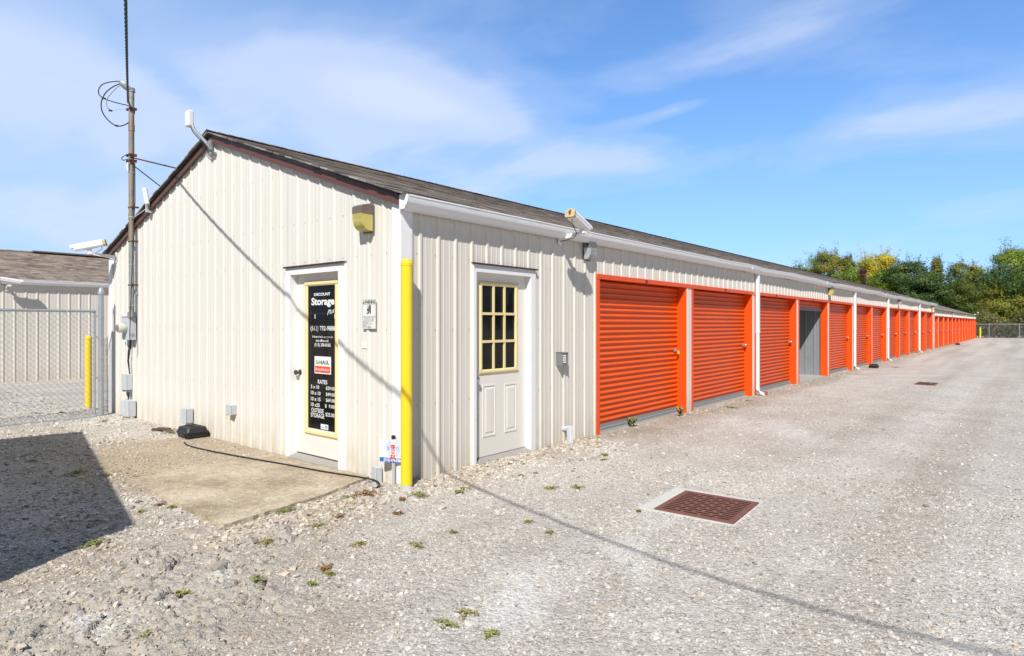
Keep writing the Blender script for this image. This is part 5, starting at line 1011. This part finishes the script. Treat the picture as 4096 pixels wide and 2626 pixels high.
def tree(label, px, ytop, depth, wpx, kind, zc0=.35, n=7000, leaf=.17, shape='round', blobs=46, seedv=0, name='tree', base_cut=0., dens=1.):
    r = np.random.default_rng(seedv+500); top = Dp(px, ytop, depth); x, y, h = top[0], top[1], top[2]; wd = wpx/f_*depth/2
    t = empty(name, label, 'tree', (x, y, 0), group='trees beyond the fence')
    zlo = h*zc0; zc = (h+zlo)/2; hh = (h-zlo)/2; C = []; TN = []; NO = []
    bl = []
    for b_ in range(blobs):
        a = r.uniform(0, 2*PI); u = r.uniform(-1, 1)
        if shape == 'cone': rad = (1-(u+1)/2)*.95+.08
        elif shape == 'tall': rad = math.sqrt(max(.05, 1-u*u))*.8
        else: rad = math.sqrt(max(.04, 1-abs(u)**2.6))
        rad *= r.uniform(.35, 1.0); bl.append((math.cos(a)*rad*wd*.85, math.sin(a)*rad*wd*.85, zc+u*hh*.93, r.uniform(.5, 1.)*(.27 if shape != 'cone' else .18)*wd+.3, r.random()))
    n = int(n*2.3); blobs_ = blobs; per = int(n/blobs)
    for bx, by, bz, br, bt in bl:
        d = r.normal(0, 1, (per, 3)); d /= np.linalg.norm(d, axis=1)[:,None]; rr = r.uniform(.3, 1.08, per)[:,None]*br; q = d*rr*np.array([1.15,1.15,.75])+np.array([bx,by,bz]); C.append(q); NO.append(d+np.array([bx,by,(bz-zc)*.5])/wd*.8+np.array([0,0,.35])+r.normal(0,.38,(per,3))); TN.append(np.clip(bt*.65+r.normal(.17,.16,per), 0, 1))
    # fine sprays that break the outline
    for b_ in range(int(blobs*1.6)):
        bx, by, bz, br, bt = bl[r.integers(len(bl))]; d = np.array([bx, by, (bz-zc)*wd/hh*.9+.4*wd]); d = d/np.linalg.norm(d)+r.normal(0,.35,3); m_ = 26; tt = r.random(m_)[:,None]; q = np.array([bx,by,bz])+d*(br*.7+tt*br*r.uniform(.4,1.1))+r.normal(0,.16,(m_,3)); C.append(q); NO.append(d+np.array([0,0,.3])+r.normal(0,.6,(m_,3))); TN.append(np.clip(bt*.6+r.normal(.25,.2,m_), 0, 1))
    C = np.concatenate(C); TN = np.concatenate(TN); NO = np.concatenate(NO); N = len(C); s_ = (r.uniform(.6, 1.25, N)*leaf*.6)[:,None]
    NO /= np.linalg.norm(NO, axis=1)[:,None]; A = r.normal(0, 1, (N,3)); U = np.cross(NO, A); U /= np.linalg.norm(U, axis=1)[:,None]; V = np.cross(NO, U)*s_; U = U*s_
    quads_mesh('crown', C, U, V, TN, LM[kind], t)
    k_ = MB(); k_.tube([(0,0,-.2),(.05,.03,h*.3),(0,.1,h*.6),(.05,0,h*.9)], [.035*wd+.12,.03*wd+.08,.06,.02], 8)
    rr_ = random.Random(seedv)
    for bx, by, bz, br, bt in bl[:16]: z0_ = max(.25*h, bz-rr_.uniform(.15,.3)*h); k_.tube([(0,0,z0_),(bx*.5,by*.5,z0_+(bz-z0_)*.6),(bx,by,bz)], [.07,.045,.02], 5)
    k_.build('trunk', M['bark'], t); return t
tree('rounded bright green tree, leftmost above the roof', 3215, 1055, 96, 170, 'green', n=6000, seedv=1)
tree('tall green tree with reddish brown tips, second from the left above the roof', 3310, 1012, 94, 190, 'autumn', n=8000, seedv=2)
tree('green tree with a narrow spire top between the reddish tree and the yellow tree', 3388, 1040, 92, 120, 'autumn', n=6000, seedv=3, shape='tall')
tree('low olive tree filling the gap just above the roof left of the maroon tree', 3400, 1075, 88, 180, 'green', n=6000, seedv=4)
tree('yellow autumn tree standing out above the roof', 3515, 1026, 96, 200, 'yellow', zc0=.52, n=9000, seedv=5)
tree('narrow maroon leaved tree below the yellow tree', 3452, 1078, 86, 46, 'maroon', n=4000, seedv=6, shape='tall', leaf=.13, blobs=26)
tree('green tree below and right of the yellow crown', 3540, 1085, 90, 190, 'green', n=8000, seedv=7)
tree('big dark green broad tree right of the yellow tree', 3640, 1050, 88, 210, 'dark', n=12000, seedv=8)
tree('pointed brownish cedar behind the big dark green tree', 3745, 1038, 92, 110, 'autumn', n=7000, seedv=9, shape='cone')
tree('grey green tree between the dark tree and the far roof end', 3700, 1110, 84, 190, 'dark', n=9000, seedv=10)
tree('sparse tree with thin tufted top left of the tallest tree', 3835, 1052, 92, 120, 'autumn', n=2600, seedv=11, shape='tall', blobs=24)
tree('second sparse tufted tree nearest the tallest tree', 3895, 1060, 90, 100, 'lime', n=2400, seedv=12, shape='tall', blobs=22)
tree('tallest green tree at the right edge of the picture', 4060, 1000, 92, 260, 'green', zc0=.25, n=15000, seedv=13, blobs=70)
tree('tall green tree partly cut off by the right edge', 4160, 960, 90, 220, 'green', n=9000, seedv=14)
tree('dark cedar standing above the end of the far roof', 3820, 1140, 84, 230, 'cedar', n=14000, seedv=15, shape='round', leaf=.15)
tree('broad yellow green tree behind the far fence', 3985, 1160, 84.5, 230, 'lime', zc0=.1, n=16000, seedv=16, leaf=.15)
tree('dark green tree filling the right edge above the fence', 4090, 1215, 86, 200, 'cedar', zc0=.1, n=12000, seedv=17)
tree('dark tree in the shade behind the yellow green tree', 3950, 1100, 92, 250, 'dark', zc0=.1, n=11000, seedv=18)
tree('low bushy grey green tree just right of the last orange door', 3915, 1228, 83.5, 130, 'brush', zc0=.02, n=8000, seedv=19, leaf=.14)
tree('dark leafy tree low behind the far roof', 3725, 1185, 86, 150, 'cedar', n=7000, seedv=20)
for i_, (px, yt, dp, w_, kd) in enumerate(((4260,1050,90,260,'dark'),(4400,1000,95,300,'green'),(3060,1110,104,220,'green'),(2880,1150,112,240,'autumn'))):
    tree(('dark tree just outside the right edge','green tree far outside the right edge','green tree hidden behind the roof left of the visible trees','autumn tree hidden far left behind the roof')[i_], px, yt, dp, w_, kd, n=5000, seedv=30+i_)
# undergrowth behind the fence: one uncountable mass
N = 60000; uy = RN.uniform(-34, 6, N); ux_ = 83.2+RN.random(N)*3.0; uz = RN.random(N)**.9*(.9+4.2*fbm(uy, uy*0, .5, 4, 5)**1.3); C = np.stack([ux_+RN.normal(0,.3,N)-uz*.25, uy, uz], -1)
tn = np.clip(fbm(uy, uz, .9, 3, 8)*1.3-.25+RN.normal(0,.18,N), 0, 1); s_ = RN.uniform(.06,.14,N); th = RN.uniform(0,2*PI,N); el = RN.normal(0,.6,N); U = np.stack([np.cos(th)*np.cos(el), np.sin(th)*np.cos(el), np.sin(el)],-1)*s_[:,None]; V = np.stack([-np.sin(th), np.cos(th), RN.normal(0,.5,N)],-1)*s_[:,None]
o = quads_mesh('undergrowth', C, U, V, tn, LM['brush']); tag(o, 'tangled brush and vines behind the far chain-link fence', 'undergrowth', kind='stuff')
b = MB(); 
for _ in range(500):
    y0 = rnd.uniform(-34, 5); x0 = rnd.uniform(82.2, 84); a = rnd.uniform(-.8,.8); l_ = rnd.uniform(.8, 2.2); b.tube([(x0,y0,rnd.uniform(0,.3)),(x0,y0+a*l_*.5,l_*.5),(x0-.1,y0+a*l_+rnd.uniform(-.3,.3),l_)], .012, 3, cap=False)
o = b.build('brush_stems', M['bark'], None); tag(o, 'bare grey stems tangled behind the far fence', 'undergrowth', kind='stuff')
# wooded backdrop far behind
N = 120000; uy = RN.uniform(-90, 60, N); uz = RN.random(N)*(6.5+3*fbm(uy, uy*0, .12, 3, 15)); C = np.stack([100+RN.random(N)*6, uy, uz], -1); s_ = RN.uniform(.11,.22,N); th = RN.uniform(0,2*PI,N); el = RN.normal(0,.6,N); U = np.stack([np.cos(th)*np.cos(el), np.sin(th)*np.cos(el), np.sin(el)],-1)*s_[:,None]; V = np.stack([-np.sin(th), np.cos(th), RN.normal(0,.5,N)],-1)*s_[:,None]
o = quads_mesh('woodland', C, U, V, np.clip(fbm(uy, uz, .5, 3, 18)+RN.normal(0,.15,N)-.1, 0, 1), LM['dark']); tag(o, 'dense dark woodland seen through the gaps between the trees', 'woodland', kind='stuff')
# ---------------------------------------------------------------- parked trailer outside the left edge, whose shadow lies on the gravel
tr = empty('cargo_trailer', 'plain white box trailer parked outside the left edge of the picture', 'trailer', (-4.42, -.82, 0), math.atan2(5.09, 1.12)); Ht = 2.74
b = MB(); b.box(0, 5.15, 0, 2.2, .55, Ht, bev=.02); b.build('box_body', M['whitep'], tr); b = MB(); b.box(.1, 5.05, .1, 2.1, .40, .549); b.box(.02,5.1,.02,2.18,.0,.40); b.build('chassis', M['greydark'], tr)
for xx in (2.2, 3.0):
    for yy in (.12, 2.08):
        w_ = MB(); w_.cyl((xx, yy-.13, .33), (xx, yy+.13, .33), .33, 24); wo = w_.build('wheel', M['rubber'], tr, smooth=True); w_ = MB(); w_.cyl((xx, yy-.135, .33), (xx, yy+.135, .33), .19, 20); w_.build('rim', M['galv'], wo)
b = MB(); b.box(5.15, 5.17, .1, 2.1, .62, Ht-.08); b.box(5.17,5.19,1.09,1.11,.62,Ht-.08); b.build('rear_door', M['whitep'], tr)
# ---------------------------------------------------------------- light, sky, camera
sd_ = Vector((.88, .55, -1.0)); sun = bpy.data.lights.new('sun', 'SUN'); sun.energy = 4.75; sun.angle = math.radians(.53); sun.color = (1., .955, .89); so = bpy.data.objects.new('sun', sun); COL.objects.link(so); so.rotation_euler = sd_.to_track_quat('-Z', 'Y').to_euler()
wd = bpy.data.worlds.new('World'); S.world = wd; wd.use_nodes = True; nt = wd.node_tree; bg = nt.nodes['Background']
sky = node(nt, 'ShaderNodeTexSky', sky_type='NISHITA'); sky.sun_disc = False; sky.sun_elevation = math.radians(43.9); sky.sun_rotation = math.atan2(-.88, -.55); sky.air_density = 1.0; sky.dust_density = .6; sky.ozone_density = 1.6; sky.altitude = 200
tc = node(nt, 'ShaderNodeTexCoord'); sep = node(nt, 'ShaderNodeSeparateXYZ'); lk(nt, tc.outputs['Generated'], sep.inputs[0])
den = mth(nt, 'ADD', mth(nt, 'MAXIMUM', sep.outputs['Z'], 0.0), .16); cmb = node(nt, 'ShaderNodeCombineXYZ'); lk(nt, mth(nt, 'DIVIDE', sep.outputs['X'], den), cmb.inputs[0]); lk(nt, mth(nt, 'DIVIDE', sep.outputs['Y'], den), cmb.inputs[1])
def cl(scale, rot, loc, sc, det, rough, dist=0.):
    m = node(nt, 'ShaderNodeMapping'); lk(nt, cmb.outputs[0], m.inputs['Vector']); m.inputs['Rotation'].default_value = (0,0,rot); m.inputs['Location'].default_value = loc; m.inputs['Scale'].default_value = scale
    n = node(nt, 'ShaderNodeTexNoise'); n.inputs['Scale'].default_value = sc; n.inputs['Detail'].default_value = det; n.inputs['Roughness'].default_value = rough; n.inputs['Distortion'].default_value = dist; lk(nt, m.outputs[0], n.inputs['Vector']); return n.outputs['Fac']
# azimuth / elevation of the sky direction, in radians, for cloud banks with their own place in the sky
az = mth(nt, 'SUBTRACT', YAW, mth(nt, 'ARCTAN2', sep.outputs['Y'], sep.outputs['X'])); el = mth(nt, 'ARCSINE', sep.outputs['Z'])
def bank(px, py, rx, ry, slope, amp):
    a0 = math.atan((px*1.7053-2048)/f_); e0 = math.atan((1295-py*1.7053)/f_*math.cos(a0)); rx = rx*1.7053/f_; ry = ry*1.7053/f_
    u = mth(nt, 'SUBTRACT', az, a0); v = mth(nt, 'ADD', mth(nt, 'SUBTRACT', el, e0), mth(nt, 'MULTIPLY', u, slope))
    d = mth(nt, 'ADD', mth(nt, 'POWER', mth(nt, 'ABSOLUTE', mth(nt, 'DIVIDE', u, rx)), 2.), mth(nt, 'POWER', mth(nt, 'ABSOLUTE', mth(nt, 'DIVIDE', v, ry)), 2.))
    return mth(nt, 'MULTIPLY', mth(nt, 'EXPONENT', mth(nt, 'MULTIPLY', d, -1.)), amp)
acc = None
for q in ((800,165,400,100,.12,.30),(1080,275,250,45,.18,.20),(60,150,260,150,.0,.26),(450,330,420,150,.05,.17),(140,520,260,60,0,.20),(1700,120,420,50,-.22,.17),(1560,265,130,14,-.2,.22),(1900,330,520,45,.0,.12),(1300,400,520,50,.05,.10),(2200,260,300,40,.1,.08),
          (400,185,110,40,.6,-.14),(330,60,200,40,0,-.06)):
    k = bank(*q); acc = k if acc is None else mth(nt, 'ADD', acc, k)
n1 = cl((1.,.7,1), .9, (1.3,.4,0), 1.1, 7, .5, .3); n2 = cl((1.,.55,1), 1.15, (4.2,2.6,0), 2.8, 8, .58, .5)
cm = mth(nt, 'ADD', mth(nt, 'ADD', acc, mth(nt, 'MULTIPLY', mth(nt, 'SUBTRACT', n1, .5), .75)), mth(nt, 'MULTIPLY', mth(nt, 'SUBTRACT', n2, .5), .30))
mask = ramp(nt, cm, [(-.0, g3(.04)), (.10, g3(.22)), (.26, g3(.66)), (.5, g3(.92))], 'EASE')
tint = mixc(nt, 1.0, sky.outputs[0], (.60,1.14,1.62), 'MULTIPLY')
hz = mth(nt, 'POWER', mth(nt, 'SUBTRACT', 1.0, mth(nt, 'MAXIMUM', sep.outputs['Z'], 0.0)), 3.6, True)
tint = mixc(nt, mth(nt, 'MULTIPLY', hz, .72), tint, (3.9,5.15,8.2))
lft = mth(nt, 'MULTIPLY', mth(nt, 'ADD', mth(nt, 'MULTIPLY', az, -1.1), .05), .75, True)
tint = mixc(nt, lft, tint, (4.3,5.8,8.2))
col = mixc(nt, mask, tint, (5.7,6.5,8.3))
fd = mth(nt, 'ADD', mth(nt, 'MULTIPLY', sep.outputs['X'], F[0]), mth(nt, 'MULTIPLY', sep.outputs['Y'], F[1]))
fac = mth(nt, 'MAXIMUM', mth(nt, 'MINIMUM', mth(nt, 'ADD', mth(nt, 'MULTIPLY', fd, .85), .42), 1.0), .25)   # sky dimmed overhead and behind the view, added to cut the fill light
cf = node(nt, 'ShaderNodeCombineColor'); [lk(nt, fac, cf.inputs[i_]) for i_ in range(3)]
col = mixc(nt, 1.0, col, cf.outputs[0], 'MULTIPLY')

lk(nt, col, bg.inputs['Color']); bg.inputs['Strength'].default_value = .11
cam = bpy.data.cameras.new('camera'); cam.sensor_width = 36; cam.lens = f_/4096*36; cam.shift_y = -18/4096; cam.clip_end = 3000; cam.clip_start = .05
co = bpy.data.objects.new('camera', cam); COL.objects.link(co); co.location = CAM; co.rotation_euler = (PI/2, 0, YAW-PI/2); S.camera = co
S.view_settings.view_transform = 'Standard'; S.view_settings.look = 'None'; S.view_settings.exposure = .2; S.view_settings.gamma = 1
